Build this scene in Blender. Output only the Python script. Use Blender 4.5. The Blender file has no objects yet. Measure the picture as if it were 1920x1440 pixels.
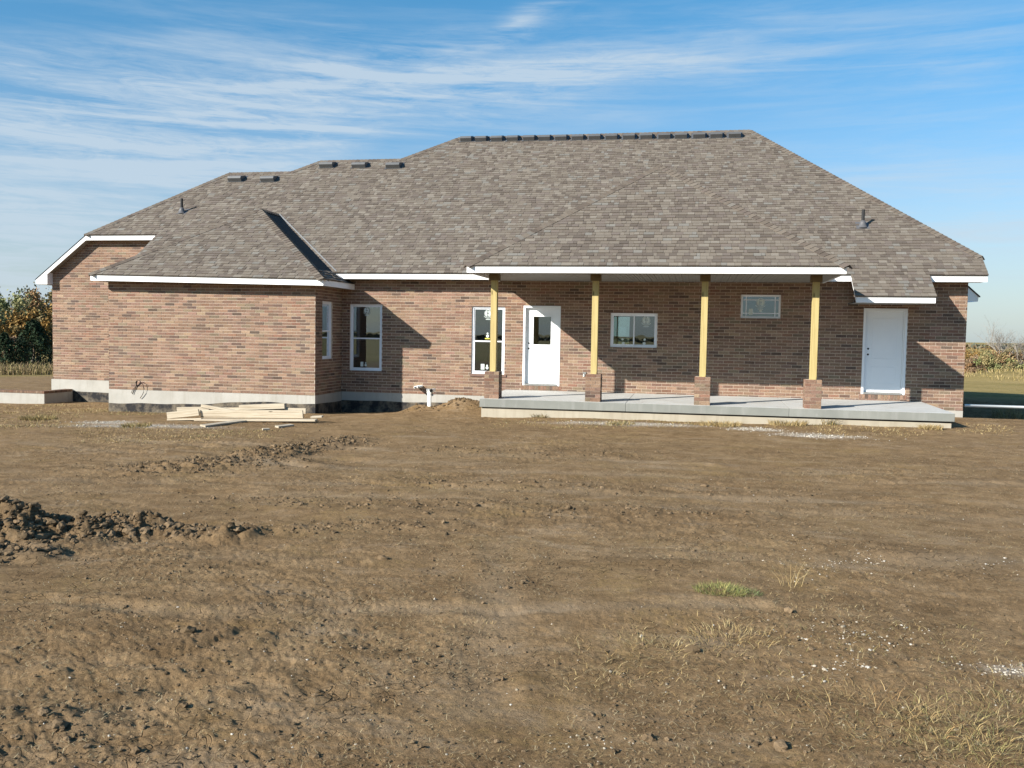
import bpy, math, random
import numpy as np
from mathutils import Vector, Matrix
random.seed(7); rng = np.random.default_rng(7)
sc = bpy.context.scene; col = sc.collection

# ------------------------------------------------------------------ camera
F_PX, YAW, PITCH, ROLL = 1700.2, -0.199, -0.056, 0.017
CAM = np.array([0.989, -23.421, 1.51])
Fv = np.array([math.sin(YAW)*math.cos(PITCH), math.cos(YAW)*math.cos(PITCH), math.sin(PITCH)])
R0 = np.array([math.cos(YAW), -math.sin(YAW), 0.0]); U0 = np.cross(R0, Fv)
Rv = R0*math.cos(ROLL)+U0*math.sin(ROLL); Uv = -R0*math.sin(ROLL)+U0*math.cos(ROLL)
cd = bpy.data.cameras.new('camera'); cam = bpy.data.objects.new('camera', cd); col.objects.link(cam)
M = Matrix(((Rv[0], Uv[0], -Fv[0], CAM[0]), (Rv[1], Uv[1], -Fv[1], CAM[1]), (Rv[2], Uv[2], -Fv[2], CAM[2]), (0, 0, 0, 1)))
cam.matrix_world = M
cd.sensor_width = 36; cd.lens = 36*F_PX/1920; cd.clip_start = .1; cd.clip_end = 6000
sc.camera = cam
# ------------------------------------------------------------------ light
SUN = np.array([1.0, 1.0, -0.735]); SUN /= np.linalg.norm(SUN)      # direction the light travels
sd = bpy.data.lights.new('sun', 'SUN'); sun = bpy.data.objects.new('sun', sd); col.objects.link(sun)
sd.energy = 5.0; sd.angle = math.radians(.53); sd.color = (1.0, .93, .83)
sun.rotation_euler = Vector(tuple(SUN)).to_track_quat('-Z', 'Y').to_euler(); sun.location = (-30, -40, 30)
sc.view_settings.view_transform = 'Standard'; sc.view_settings.look = 'None'
sc.view_settings.exposure = 0.98; sc.view_settings.gamma = 1; sc.view_settings.use_curve_mapping = False

# ------------------------------------------------------------------ node helpers
class NT:
    def __init__(s, nt): s.nt = nt; s.n = nt.nodes; s.l = nt.links
    def new(s, t, **k):
        nd = s.n.new(t)
        for a, v in k.items(): setattr(nd, a, v)
        return nd
    def put(s, sock, v):
        if isinstance(v, bpy.types.NodeSocket): s.l.new(v, sock)
        elif v is not None: sock.default_value = v
    def math(s, op, a, b=None, c=None, clamp=False):
        nd = s.new('ShaderNodeMath', operation=op, use_clamp=clamp)
        for i, v in enumerate((a, b, c)):
            if v is not None: s.put(nd.inputs[i], v)
        return nd.outputs[0]
    def mix(s, f, a, b, mode='MIX'):
        nd = s.new('ShaderNodeMix', data_type='RGBA', blend_type=mode)
        s.put(nd.inputs[0], f); s.put(nd.inputs[6], a if not isinstance(a, tuple) else (*a, 1)[:4]); s.put(nd.inputs[7], b if not isinstance(b, tuple) else (*b, 1)[:4])
        return nd.outputs[2]
    def noise(s, vec, scale, detail=4, rough=.55, dist=0.0):
        nd = s.new('ShaderNodeTexNoise'); s.put(nd.inputs['Vector'], vec)
        nd.inputs['Scale'].default_value = scale; nd.inputs['Detail'].default_value = detail
        nd.inputs['Roughness'].default_value = rough; nd.inputs['Distortion'].default_value = dist
        return nd.outputs['Fac']
    def ramp(s, f, stops):
        nd = s.new('ShaderNodeValToRGB'); s.put(nd.inputs[0], f)
        e = nd.color_ramp.elements
        while len(e) < len(stops): e.new(.5)
        for el, (p, c) in zip(e, stops):
            el.position = p; el.color = (*c, 1)[:4] if isinstance(c, tuple) else (c, c, c, 1)
        return nd.outputs[0]
    def rng(s, f, a, b, c=0.0, d=1.0, smooth=False):
        nd = s.new('ShaderNodeMapRange'); nd.interpolation_type = 'SMOOTHSTEP' if smooth else 'LINEAR'
        s.put(nd.inputs[0], f)
        for i, v in zip((1, 2, 3, 4), (a, b, c, d)): nd.inputs[i].default_value = v
        return nd.outputs[0]
    def mapping(s, vec, scale=(1, 1, 1), rot=(0, 0, 0), loc=(0, 0, 0)):
        nd = s.new('ShaderNodeMapping'); s.put(nd.inputs[0], vec)
        nd.inputs['Scale'].default_value = scale; nd.inputs['Rotation'].default_value = rot; nd.inputs['Location'].default_value = loc
        return nd.outputs[0]
    def bump(s, h, strength=.3, dist=.02, normal=None):
        nd = s.new('ShaderNodeBump'); s.put(nd.inputs['Height'], h)
        nd.inputs['Strength'].default_value = strength; nd.inputs['Distance'].default_value = dist
        if normal is not None: s.put(nd.inputs['Normal'], normal)
        return nd.outputs[0]

# ------------------------------------------------------------------ world: Nishita sky with thin cirrus streaks
w = bpy.data.worlds.new('World'); sc.world = w; w.use_nodes = True
wt = NT(w.node_tree); wt.n.clear()
sky = wt.new('ShaderNodeTexSky'); sky.sky_type = 'NISHITA'; sky.sun_disc = False
sky.sun_elevation = math.asin(-SUN[2]); sky.sun_rotation = math.atan2(-SUN[0], -SUN[1])
sky.altitude = 0; sky.air_density = 1.2; sky.dust_density = .6; sky.ozone_density = 2.0
tc = wt.new('ShaderNodeTexCoord'); sep = wt.new('ShaderNodeSeparateXYZ'); wt.l.new(tc.outputs['Generated'], sep.inputs[0])
az = wt.math('MULTIPLY', wt.math('ARCTAN2', sep.outputs[0], sep.outputs[1]), 57.29578)
el = wt.math('MULTIPLY', wt.math('ARCSINE', sep.outputs[2]), 57.29578)
def px_dir(u, v):
    d = Fv+Rv*(u-960)/F_PX-Uv*(v-720)/F_PX; d /= np.linalg.norm(d)
    return math.degrees(math.atan2(d[0], d[1])), math.degrees(math.asin(d[2]))
cmb = wt.new('ShaderNodeCombineXYZ'); wt.l.new(az, cmb.inputs[0]); wt.l.new(el, cmb.inputs[1])
aev = cmb.outputs[0]
warp = wt.noise(wt.mapping(aev, (.09, .22, 1), (0, 0, .10)), 1.0, 3, .5)
warp = wt.math('MULTIPLY', wt.math('SUBTRACT', warp, .5), 5.0)
el2 = wt.math('ADD', el, warp)
streak = wt.noise(wt.mapping(aev, (.05, .75, 1), (0, 0, .13)), 1.0, 9, .62, .6)
fine = wt.noise(wt.mapping(aev, (.32, 2.1, 1), (0, 0, .16)), 1.0, 8, .7, 1.2)
tex = wt.math('ADD', wt.math('MULTIPLY', streak, .72), wt.math('MULTIPLY', fine, .28))
bands = [  # px centre, px end (direction+half length), half thickness px, amount
    (330, 205, 900, 175, 62, .85), (1080, 130, 1560, 95, 48, .70), (640, 175, 1100, 120, 36, .45),
    (430, 268, 760, 228, 22, .50), (180, 305, 420, 318, 12, .55), (60, 395, 330, 350, 42, .80),
    (960, 40, 1130, -8, 13, .75), (30, 250, 300, 275, 26, .45), (1800, 120, 1960, 70, 36, .35), (100, 110, 500, 60, 30, .30),
    (560, 285, 700, 262, 12, .35), (1660, 300, 1960, 240, 45, .32), (1850, 420, 2100, 400, 60, .50), (0, 520, 300, 520, 110, .45)]
cloud = None
for (u, v, u2, v2, th, am) in bands:
    a0, e0 = px_dir(u, v); a1, e1 = px_dir(u2, v2)
    L = math.hypot(a1-a0, e1-e0); cx, sx = (a1-a0)/L, (e1-e0)/L
    da = wt.math('SUBTRACT', az, a0); de = wt.math('SUBTRACT', el2, e0)
    p = wt.math('ADD', wt.math('MULTIPLY', da, cx), wt.math('MULTIPLY', de, sx))
    q = wt.math('SUBTRACT', wt.math('MULTIPLY', de, cx), wt.math('MULTIPLY', da, sx))
    p = wt.math('DIVIDE', p, L*1.15); q = wt.math('DIVIDE', q, th/F_PX*57.3*1.25)
    r2 = wt.math('ADD', wt.math('MULTIPLY', p, p), wt.math('MULTIPLY', q, q))
    g = wt.math('MULTIPLY', wt.math('EXPONENT', wt.math('MULTIPLY', r2, -1.0)), am)
    cloud = g if cloud is None else wt.math('ADD', cloud, g)
wide = wt.rng(wt.noise(wt.mapping(aev, (.02, .09, 1), (0, 0, .1), (3.1, 7.7, 0)), 1.0, 5, .6, .5), .50, .75, 0, .55, True)
outside = wt.rng(wt.math('ABSOLUTE', wt.math('ADD', az, 11.0)), 30, 45, 0, 1, True)
cloud = wt.math('ADD', cloud, wt.math('MULTIPLY', wide, outside))
cl = wt.math('MULTIPLY', cloud, wt.rng(tex, .39, .62, .08, 1.18))
cl = wt.math('ADD', cl, wt.rng(streak, .48, .75, 0, .20))
cl = wt.math('ADD', cl, wt.rng(el, 15, 0, 0, .62, True), clamp=True)
hs = wt.new('ShaderNodeHueSaturation'); wt.l.new(sky.outputs[0], hs.inputs['Color'])
hs.inputs['Saturation'].default_value = 1.12; hs.inputs['Value'].default_value = 1.0
tint = wt.mix(wt.rng(el, 2, 24, 0, 1, True), (.92, 1.12, 1.46), (.66, 1.36, 1.60))
skyc = wt.mix(1.0, hs.outputs[0], tint, 'MULTIPLY')
final = wt.mix(wt.math('MULTIPLY', cl, .80), skyc, (6.0, 7.1, 8.1))
bg = wt.new('ShaderNodeBackground'); wt.l.new(final, bg.inputs[0]); bg.inputs[1].default_value = .0505
wo = wt.new('ShaderNodeOutputWorld'); wt.l.new(bg.outputs[0], wo.inputs[0])

# ------------------------------------------------------------------ materials
def mat(name, rough=.8, spec=.3):
    m = bpy.data.materials.new(name); m.use_nodes = True; t = NT(m.node_tree)
    b = t.n['Principled BSDF']; b.inputs['Roughness'].default_value = rough; b.inputs['Specular IOR Level'].default_value = spec
    return m, t, b
def objco(t): return t.new('ShaderNodeNewGeometry').outputs['Position']
def tone(t):
    a = t.new('ShaderNodeAttribute'); a.attribute_name = 'tone'; return a.outputs['Color']
def m_tone(name, rough, n1, amp, bumps, spec=.3, n2=None):
    m, t, b = mat(name, rough, spec); P = objco(t)
    f = t.rng(t.noise(P, n1, 6, .65), .25, .75, 1-amp, 1+amp)
    c = t.mix(1.0, tone(t), f, 'MULTIPLY')
    if n2:
        f2 = t.rng(t.noise(P, n2[0], 4, .6), .3, .7, 1-n2[1], 1+n2[1]); c = t.mix(1.0, c, f2, 'MULTIPLY')
    t.put(b.inputs['Base Color'], c)
    t.put(b.inputs['Normal'], t.bump(t.noise(P, bumps[0], 6, .7), bumps[1], bumps[2]))
    return m
M_BRICK = m_tone('brick_clay', .9, 34, .38, (90, .5, .006), .2, (1.1, .10))
def make_mortar():
    m, t, b = mat('mortar', .95, .1); P = objco(t)
    f = t.noise(P, 12, 5, .65)
    t.put(b.inputs['Base Color'], t.ramp(f, [(.3, (.44, .36, .285)), (.7, (.60, .50, .41))]))
    t.put(b.inputs['Normal'], t.bump(t.noise(P, 120, 4, .7), .5, .004)); return m
M_MORTAR = make_mortar()
M_SHING = m_tone('asphalt_shingle', .93, 70, .22, (260, .6, .004), .15, (.35, .05))
def plain(name, c, rough=.6, spec=.4, n=8, amp=.08, bs=60, bstr=.1, bd=.003, metal=0):
    m, t, b = mat(name, rough, spec); P = objco(t)
    f = t.rng(t.noise(P, n, 5, .6), .25, .75, 1-amp, 1+amp)
    t.put(b.inputs['Base Color'], t.mix(1.0, c, f, 'MULTIPLY'))
    t.put(b.inputs['Normal'], t.bump(t.noise(P, bs, 4, .6), bstr, bd)); b.inputs['Metallic'].default_value = metal
    return m
M_WHITE = plain('white_trim_paint', (.78, .79, .80), .45, .45, 3, .03, 8, .12, .004)
M_VINYL = plain('white_vinyl', (.74, .77, .82), .35, .5, 5, .03)
M_DOOR = plain('primed_door_white', (.76, .79, .82), .4, .45, 2, .03, 30, .05)
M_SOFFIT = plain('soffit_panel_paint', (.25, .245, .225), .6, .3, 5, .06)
M_UNDER = plain('roof_underlayment', (.05, .048, .045), .9, .2)
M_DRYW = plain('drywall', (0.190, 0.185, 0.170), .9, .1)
M_COLLAR = plain('weathered_plywood', (.15, .11, .06), .85, .2, 9, .2)
M_METAL = plain('dark_metal_vent', (.085, .088, .092), .42, .5, 6, .15)
M_GALV = plain('flashing_metal', (0.275, 0.275, 0.264), .4, .5, 9, .15, 40, .1, .003, .4)
M_BLACK = plain('black_hole', (.008, .008, .008), .8, .1)
M_PVC = plain('white_pvc', (.80, .80, .77), .3, .5, 4, .03)
M_RUBBER = plain('black_rubber', (.02, .02, .021), .55, .3)
M_LEADB = plain('pipe_boot', (.10, .10, .105), .5, .4)
M_LINTEL = plain('primed_steel_lintel', (.16, .10, .08), .7, .3)
M_CABLE = plain('cable_jacket', (.035, .026, .022), .5, .3)
def concrete(name, c1, c2, stain, streaks=False, sc_=1.6):
    m, t, b = mat(name, .85, .25); P = objco(t)
    f = t.noise(P, sc_, 7, .65); g = t.noise(t.mapping(P, (5, 5, .5)), 1.4, 4, .6)
    c = t.ramp(f, [(.3, c1), (.7, c2)])
    if streaks: c = t.mix(t.rng(g, .50, .75, 0, .45), c, stain)
    sp = t.rng(t.noise(P, 9, 3, .7), .66, .74, 0, .35); c = t.mix(sp, c, stain)
    t.put(b.inputs['Base Color'], c)
    t.put(b.inputs['Normal'], t.bump(t.noise(P, 45, 6, .7), .25, .006)); return m
M_FOUND = concrete('poured_concrete', (0.330, 0.317, 0.284), (0.409, 0.396, 0.363), (0.251, 0.231, 0.191), True)
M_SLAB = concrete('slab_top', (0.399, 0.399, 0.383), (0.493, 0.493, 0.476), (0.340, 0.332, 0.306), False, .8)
def dusty():
    t = NT(M_SLAB.node_tree); b = t.n['Principled BSDF']; src = b.inputs['Base Color'].links[0].from_socket; P = objco(t)
    f = t.math('MULTIPLY', t.rng(t.noise(P, 2.2, 6, .7), .50, .68, 0, .5), t.rng(t.noise(P, 16, 4, .7), .35, .6, 0, 1))
    t.put(b.inputs['Base Color'], t.mix(f, src, (.27, .22, .16)))
dusty()
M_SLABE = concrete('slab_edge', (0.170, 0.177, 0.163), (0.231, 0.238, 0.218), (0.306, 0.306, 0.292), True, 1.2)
M_FOOT = concrete('footing_concrete', (0.330, 0.294, 0.228), (0.396, 0.360, 0.288), (0.216, 0.180, 0.132), True)
def m_tar():
    m, t, b = mat('dampproofing', .85, .2); P = objco(t)
    f = t.noise(P, 2.6, 6, .7)
    t.put(b.inputs['Base Color'], t.ramp(f, [(.42, (.022, .022, .024)), (.62, (.16, .135, .10))]))
    t.put(b.inputs['Normal'], t.bump(t.noise(P, 18, 6, .7), .5, .02)); return m
M_TAR = m_tar()
def m_wood(name, c1, c2, c3, axis, knots=True):
    m, t, b = mat(name, .75, .25); tcn = t.new('ShaderNodeTexCoord').outputs['Object']
    s = [22, 22, 22]; s[axis] = .9
    g = t.noise(t.mapping(tcn, tuple(s)), 1.6, 5, .6, .5)
    c = t.ramp(g, [(.30, c1), (.5, c2), (.72, c3)])
    if knots:
        v = t.new('ShaderNodeTexVoronoi'); s2 = [8, 8, 8]; s2[axis] = 2.2
        t.put(v.inputs['Vector'], t.mapping(tcn, tuple(s2))); v.inputs['Scale'].default_value = 1
        c = t.mix(t.rng(v.outputs['Distance'], .16, .09, 0, .8), c, tuple(x*.28 for x in c1))
    t.put(b.inputs['Base Color'], c); t.put(b.inputs['Normal'], t.bump(g, .15, .004)); return m
M_POST = m_wood('treated_pine', (.33, .25, .10), (.42, .335, .145), (.48, .39, .185), 2)
M_LUM = m_wood('pine_board', (.30, .24, .17), (.43, .37, .28), (.50, .45, .36), 0)
M_LUM_OLD = m_wood('pine_board_old', (0.374, 0.286, 0.163), (0.476, 0.388, 0.245), (0.530, 0.456, 0.313), 0)
def m_glass():
    m = bpy.data.materials.new('window_glass'); m.use_nodes = True; t = NT(m.node_tree); t.n.clear()
    gl = t.new('ShaderNodeBsdfGlossy'); gl.inputs['Roughness'].default_value = .0; gl.inputs['Color'].default_value = (.85, .92, 1, 1)
    tr = t.new('ShaderNodeBsdfTransparent'); tr.inputs['Color'].default_value = (.72, .80, .80, 1)
    fr = t.new('ShaderNodeFresnel'); fr.inputs[0].default_value = 1.5
    nz = t.bump(t.noise(objco(t), 1.3, 2, .5), .05, .02); t.l.new(nz, gl.inputs['Normal'])
    f = t.math('ADD', t.math('MULTIPLY', fr.outputs[0], 2.0), .04, clamp=True)
    mx = t.new('ShaderNodeMixShader'); t.l.new(f, mx.inputs[0]); t.l.new(tr.outputs[0], mx.inputs[1]); t.l.new(gl.outputs[0], mx.inputs[2])
    o = t.new('ShaderNodeOutputMaterial'); t.l.new(mx.outputs[0], o.inputs[0]); return m
M_GLASS = m_glass()
M_STICK = plain('sticker_white', (.55, .62, .60), .6, .3)
M_STICKY = plain('sticker_yellow', (.60, .55, .10), .6, .3)
M_LEAF = m_tone('foliage', .8, 3, .15, (20, .1, .01), .15)
M_BARK = plain('bark', (.14, .11, .085), .9, .1, 6, .3, 30, .5, .02)
M_GREYBARK = plain('grey_bark', (.24, .22, .195), .9, .1, 6, .25, 30, .4, .02)
M_GRASS = m_tone('dry_grass_blades', .8, 4, .12, (20, .1, .01), .2)
M_CLOD = m_tone('soil_clods', .97, 14, .22, (60, .8, .01), .08)
M_STONE = m_tone('limestone', .85, 20, .12, (60, .4, .004), .2)

# ------------------------------------------------------------------ mesh helpers
def mesh_obj(name, verts, faces, material, parent=None, tones=None, smooth=False, center=True):
    v = np.asarray(verts, dtype=np.float64).reshape(-1, 3)
    c = (v.min(0)+v.max(0))/2 if center else np.zeros(3)
    me = bpy.data.meshes.new(name); me.from_pydata((v-c).tolist(), [], faces)
    if tones is not None:
        tn = np.asarray(tones, dtype=np.float32)
        if tn.ndim == 1: tn = np.tile(tn, (len(v), 1))
        at_ = me.attributes.new('tone', 'FLOAT_COLOR', 'POINT')
        at_.data.foreach_set('color', np.concatenate([tn[:, :3], np.ones((len(v), 1), np.float32)], 1).ravel())
    if smooth: me.shade_smooth()
    me.materials.append(material)
    o = bpy.data.objects.new(name, me); col.objects.link(o)
    o.location = tuple(c)
    if parent is not None:
        o.parent = parent
        o.location = tuple(c-wloc(parent))
    return o
WL = {}
def wloc(p):
    r = np.zeros(3)
    while p is not None: r = r+np.array(p.location); p = p.parent
    return r
def empty(name, loc, label=None, cat=None, group=None, parent=None):
    o = bpy.data.objects.new(name, None); col.objects.link(o)
    if parent is not None: o.parent = parent; o.location = tuple(np.array(loc, float)-wloc(parent))
    else: o.location = loc
    if label: o['label'] = label
    if cat: o['category'] = cat
    if group: o['group'] = group
    return o
def tag(o, label, cat, group=None):
    o['label'] = label; o['category'] = cat
    if group: o['group'] = group
    return o
class MB:
    def __init__(s): s.v = []; s.f = []; s.t = []
    def add(s, vs, fs, tone_=None):
        b = len(s.v); s.v += [tuple(map(float, p)) for p in vs]; s.f += [tuple(b+i for i in f) for f in fs]
        if tone_ is not None: s.t += [tone_]*len(vs)
    def box(s, x0, x1, y0, y1, z0, z1, tone_=None):
        s.add([(x0, y0, z0), (x1, y0, z0), (x1, y1, z0), (x0, y1, z0), (x0, y0, z1), (x1, y0, z1), (x1, y1, z1), (x0, y1, z1)],
              [(0, 3, 2, 1), (4, 5, 6, 7), (0, 1, 5, 4), (1, 2, 6, 5), (2, 3, 7, 6), (3, 0, 4, 7)], tone_)
    def fbox(s, fr, a0, a1, d0, d1, z0, z1):     # box in a wall frame: along, outward, up
        P = [fr(a, d, z) for z in (z0, z1) for (a, d) in ((a0, d0), (a1, d0), (a1, d1), (a0, d1))]
        s.add(P, [(0, 3, 2, 1), (4, 5, 6, 7), (0, 1, 5, 4), (1, 2, 6, 5), (2, 3, 7, 6), (3, 0, 4, 7)])
    def tube(s, pts, rads, n=8, cap=True, tone_=None):
        pts = [np.array(p, float) for p in pts]; b = len(s.v); rings = []
        for i, p in enumerate(pts):
            d = pts[min(i+1, len(pts)-1)]-pts[max(i-1, 0)]; d = d/(np.linalg.norm(d)+1e-9)
            a = np.cross(d, (0, 0, 1.0));
            if np.linalg.norm(a) < .1: a = np.cross(d, (1.0, 0, 0))
            a /= np.linalg.norm(a); c = np.cross(d, a); r = rads[i] if hasattr(rads, '__len__') else rads
            rings.append([p+r*(a*math.cos(2*math.pi*k/n)+c*math.sin(2*math.pi*k/n)) for k in range(n)])
        vs = [q for rg in rings for q in rg]; fs = []
        for i in range(len(pts)-1):
            for k in range(n): fs.append((i*n+k, i*n+(k+1) % n, (i+1)*n+(k+1) % n, (i+1)*n+k))
        if cap: fs.append(tuple(range(n))); fs.append(tuple((len(pts)-1)*n+k for k in range(n)))
        s.add(vs, fs, tone_)
    def build(s, name, m, parent=None, smooth=False, bevel=0):
        o = mesh_obj(name, s.v, s.f, m, parent, np.array(s.t) if s.t else None, smooth)
        if bevel:
            md = o.modifiers.new('bevel', 'BEVEL'); md.width = bevel; md.segments = 2; md.limit_method = 'ANGLE'
        return o
def ray_px(u, v): return Fv+Rv*(u-960)/F_PX-Uv*(v-720)/F_PX
def project(p):
    d = np.asarray(p, float)-CAM; q = d@Fv
    return 960+F_PX*(d@Rv)/q, 720-F_PX*(d@Uv)/q, q

# ------------------------------------------------------------------ terrain
_perm = rng.permutation(512); _perm = np.concatenate([_perm, _perm, _perm])
_ang = rng.random(512)*2*np.pi; _gx, _gy = np.cos(_ang), np.sin(_ang)
def perlin(x, y):
    xi = np.floor(x).astype(int); yi = np.floor(y).astype(int); xf = x-xi; yf = y-yi; xi &= 511; yi &= 511
    u = xf*xf*xf*(xf*(xf*6-15)+10); v = yf*yf*yf*(yf*(yf*6-15)+10)
    def g(ix, iy, dx, dy):
        h = _perm[_perm[(ix) & 511]+((iy) & 511)] & 511
        return _gx[h]*dx+_gy[h]*dy
    a = g(xi, yi, xf, yf); b = g(xi+1, yi, xf-1, yf); c = g(xi, yi+1, xf, yf-1); d = g(xi+1, yi+1, xf-1, yf-1)
    return (a*(1-u)+b*u)*(1-v)+(c*(1-u)+d*u)*v
CP = np.array([(1, -23.5, -.1), (-8, -24, -.15), (10, -23, -.1), (1, -30, -.05), (-10, -32, -.1), (12, -32, -.1),
    (-3.9, -3.2, -.46), (6.3, -3.2, -.345), (1.2, -3.2, -.40), (7.4, -.3, -.32), (10, -.6, -.36), (14, -1, -.42), (14, 4, -.42), (8.5, 6, -.42), (12, 20, -.55), (20, 20, -.65),
    (-8.5, -.3, -.73), (-6.8, -.3, -.68), (-6.0, -.3, -.56), (-5.2, -.3, -.44), (-14.4, -2, -.77), (-11.5, -2, -.70), (-8.5, -2, -.63),
    (-17.8, 1.2, -.85), (-20, -.2, -.86), (-25, 0, -.9), (-20, -6, -.75), (-14, -8, -.6), (-9, -7, -.5), (-4, -8, -.40), (2, -7, -.37), (8, -6, -.34),
    (0, -13, -.28), (-9, -14, -.38), (9, -13, -.24), (-18, -16, -.5), (18, -14, -.3), (0, -18, -.17), (-19, 10, -1.2), (0, 10, -.9), (-10, 10, -1.0), (10, 14, -.45), (-24, 12, -1.35), (18, 12, -.5)])
def _tps(r): return np.where(r > 1e-9, r*r*np.log(np.maximum(r, 1e-9)), 0)
_n = len(CP); _K = _tps(np.hypot(CP[:, None, 0]-CP[None, :, 0], CP[:, None, 1]-CP[None, :, 1]))+np.eye(_n)*.6
_Pm = np.c_[np.ones(_n), CP[:, :2]]; _A = np.block([[_K, _Pm], [_Pm.T, np.zeros((3, 3))]])
_W = np.linalg.solve(_A, np.r_[CP[:, 2], 0, 0, 0])
def sst(a, b, x): t = np.clip((x-a)/(b-a), 0, 1); return t*t*(3-2*t)
def seg_d(x, y, a, b):
    ax, ay = a; bx, by = b; t = np.clip(((x-ax)*(bx-ax)+(y-ay)*(by-ay))/((bx-ax)**2+(by-ay)**2), 0, 1)
    return np.hypot(x-ax-t*(bx-ax), y-ay-t*(by-ay))
RIDGES = [  # a, b, half width, height
    ((-5.6, -17.0), (-4.5, -16.75), .36, .085), ((-4.7, -16.7), (-3.8, -16.5), .30, .085), ((-4.0, -16.35), (-2.9, -16.35), .24, .06), ((-4.9, -17.6), (-3.9, -17.5), .26, .05), ((-5.0, -17.2), (-4.0, -16.9), .35, .05),
    ((-5.6, -13.0), (-5.2, -10.8), .60, .035), ((-5.3, -10.9), (-4.9, -8.6), .45, .055), ((-6.2, -12.6), (-4.4, -11.8), .60, .028), ((-2.9, -16.2), (-1.2, -15.6), .30, .022),
    ((-3.6, -14.9), (1.4, -14.3), .45, .015), ((-2.6, -13.0), (2.2, -12.6), .5, .012), ((-3.2, -9.7), (0, -9.3), .45, .016),
    ((-2.2, -20.25), (-1.4, -20.1), .12, .022), ((-1.8, -19.4), (-1.6, -18.8), .08, .018)]
RUTS = [((-6.5, -19.5), (-2.0, -18.6), .10, .020), ((-2.0, -18.6), (1.5, -17.6), .10, .016), ((-4.5, -20.5), (-1.0, -19.6), .10, .016), ((-1.6, -20.6), (-1.0, -18.6), .16, .022),
    ((.05, -19.6), (-.4, -16.3), .14, .018), ((-7.0, -13.9), (6.5, -12.7), .17, .020), ((-7.0, -14.7), (7.0, -13.5), .17, .018), ((-6.5, -12.3), (5, -11.2), .18, .018), ((-6.5, -11.5), (4, -10.5), .18, .016),
    ((-5.5, -17.9), (6.0, -15.1), .15, .014), ((-7, -9.6), (1, -10.2), .2, .02), ((2.0, -16.2), (8, -14.4), .22, .014), ((-9, -9.3), (-3.5, -11.3), .2, .02), ((-10, -10.2), (-4.2, -12.2), .2, .02)]
def base_h(x, y):
    x = np.asarray(x, float); y = np.asarray(y, float); shp = x.shape; xf = x.ravel(); yf = y.ravel()
    h = np.zeros(len(xf))
    for s in range(0, len(xf), 60000):
        a = xf[s:s+60000]; b = yf[s:s+60000]
        r = np.hypot(a[:, None]-CP[None, :, 0], b[:, None]-CP[None, :, 1])
        h[s:s+60000] = _tps(r)@_W[:_n]+_W[_n]+_W[_n+1]*a+_W[_n+2]*b
    d = np.hypot(xf-CAM[0], yf-CAM[1]); far = -.5-.0245*np.clip(d-22, 0, 130)
    far = far+.5*perlin(xf/60, yf/60)*sst(40, 120, d)
    # low mound of rough grass in the field to the right, rising ground under the left wood
    far += 1.0*np.exp(-(((xf-33)/7)**2+((yf-76)/5)**2))
    k = sst(24, 42, np.hypot(xf+3, yf+8)); h = h*(1-k)+far*k
    # spoil heap by the clean-out pipe
    h += .26*np.exp(-(((xf+4.85)/.55)**2+((yf+.95)/.5)**2))+.16*np.exp(-(((xf+6.1)/.35)**2+((yf+.75)/.35)**2))+.09*np.exp(-(((xf+4.15)/.25)**2+((yf+.9)/.3)**2))
    # excavation beside the east wall
    pit = sst(7.2, 7.5, xf)*sst(.05, .45, yf)*(1-sst(4.5, 8, yf))*(1-sst(13, 17, xf)); h -= 1.1*pit
    return h.reshape(shp)
def masks(x, y):
    rough = np.zeros_like(x)
    for a, b, wd, ht in RIDGES: rough = np.maximum(rough, np.exp(-(seg_d(x, y, a, b)/(wd*1.25))**2)*min(1, ht/.08))
    return rough
def detail_h(x, y):
    d = np.hypot(x-CAM[0], y-CAM[1]); near = 1-sst(24, 40, d)
    rough = masks(x, y)
    wx = x+.25*perlin(x*.9, y*.9); wy = y+.25*perlin(x*.9+40, y*.9+9)
    patch = np.clip(.42+2.0*perlin(wx*.35+5, wy*.5+3), 0, 1)**1.3
    h = .045*perlin(x*.33, y*.4)+.022*perlin(wx*1.3, wy*1.6)
    # tracked, combed soil: elongated along x
    h += (.005+.008*patch)*perlin(wx*3.2, wy*6.5)
    h += (.0025+.0085*patch)*(np.abs(perlin(wx*8, wy*13))*2-.5)
    h += (.0028+.0062*patch)*(1-np.abs(perlin(wx*15, wy*24))*3)*.7+(.0025+.003*patch)*perlin(x*45, y*60)
    bil = np.abs(perlin(wx*2.6+11, wy*3.2))+.6*np.abs(perlin(wx*6+3, wy*7))+.35*np.abs(perlin(x*14, y*15))
    for a, b, wd, ht in RIDGES:
        g = np.exp(-(seg_d(wx, wy, a, b)/wd)**2); h += ht*g*(.15+1.9*bil)
        h -= ht*.35*np.exp(-((seg_d(wx, wy, a, b)-wd*1.3)/(wd*.5))**2)
    for a, b, wd, dp in RUTS:
        dd = seg_d(wx, wy, a, b); br = np.clip(.4+1.5*perlin(x*1.7, y*1.7), 0, 1)
        h += br*dp*(.88+.12*np.sin((x+y*.3)*55))*(np.exp(-((dd-wd*1.4)/(wd*.6))**2)-1.0*np.exp(-(dd/(wd*.8))**2))
    return h*near
def ground_z(x, y):
    x = np.atleast_1d(np.asarray(x, float)); y = np.atleast_1d(np.asarray(y, float)); return base_h(x, y)+detail_h(x, y)
def gz(x, y): return float(ground_z(x, y)[0])
def at(u, v):
    r = ray_px(u, v); t0, t1 = 2.0, 400.0
    for k in range(6):
        ts = np.linspace(t0, t1, 60) if k else np.geomspace(t0, t1, 200)
        P = CAM[None]+r[None]*ts[:, None]; s = P[:, 2]-base_h(P[:, 0], P[:, 1])
        i = np.argmax(s < 0)
        if i == 0: break
        t0, t1 = ts[i-1], ts[i]
    return CAM+r*t1
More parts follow.
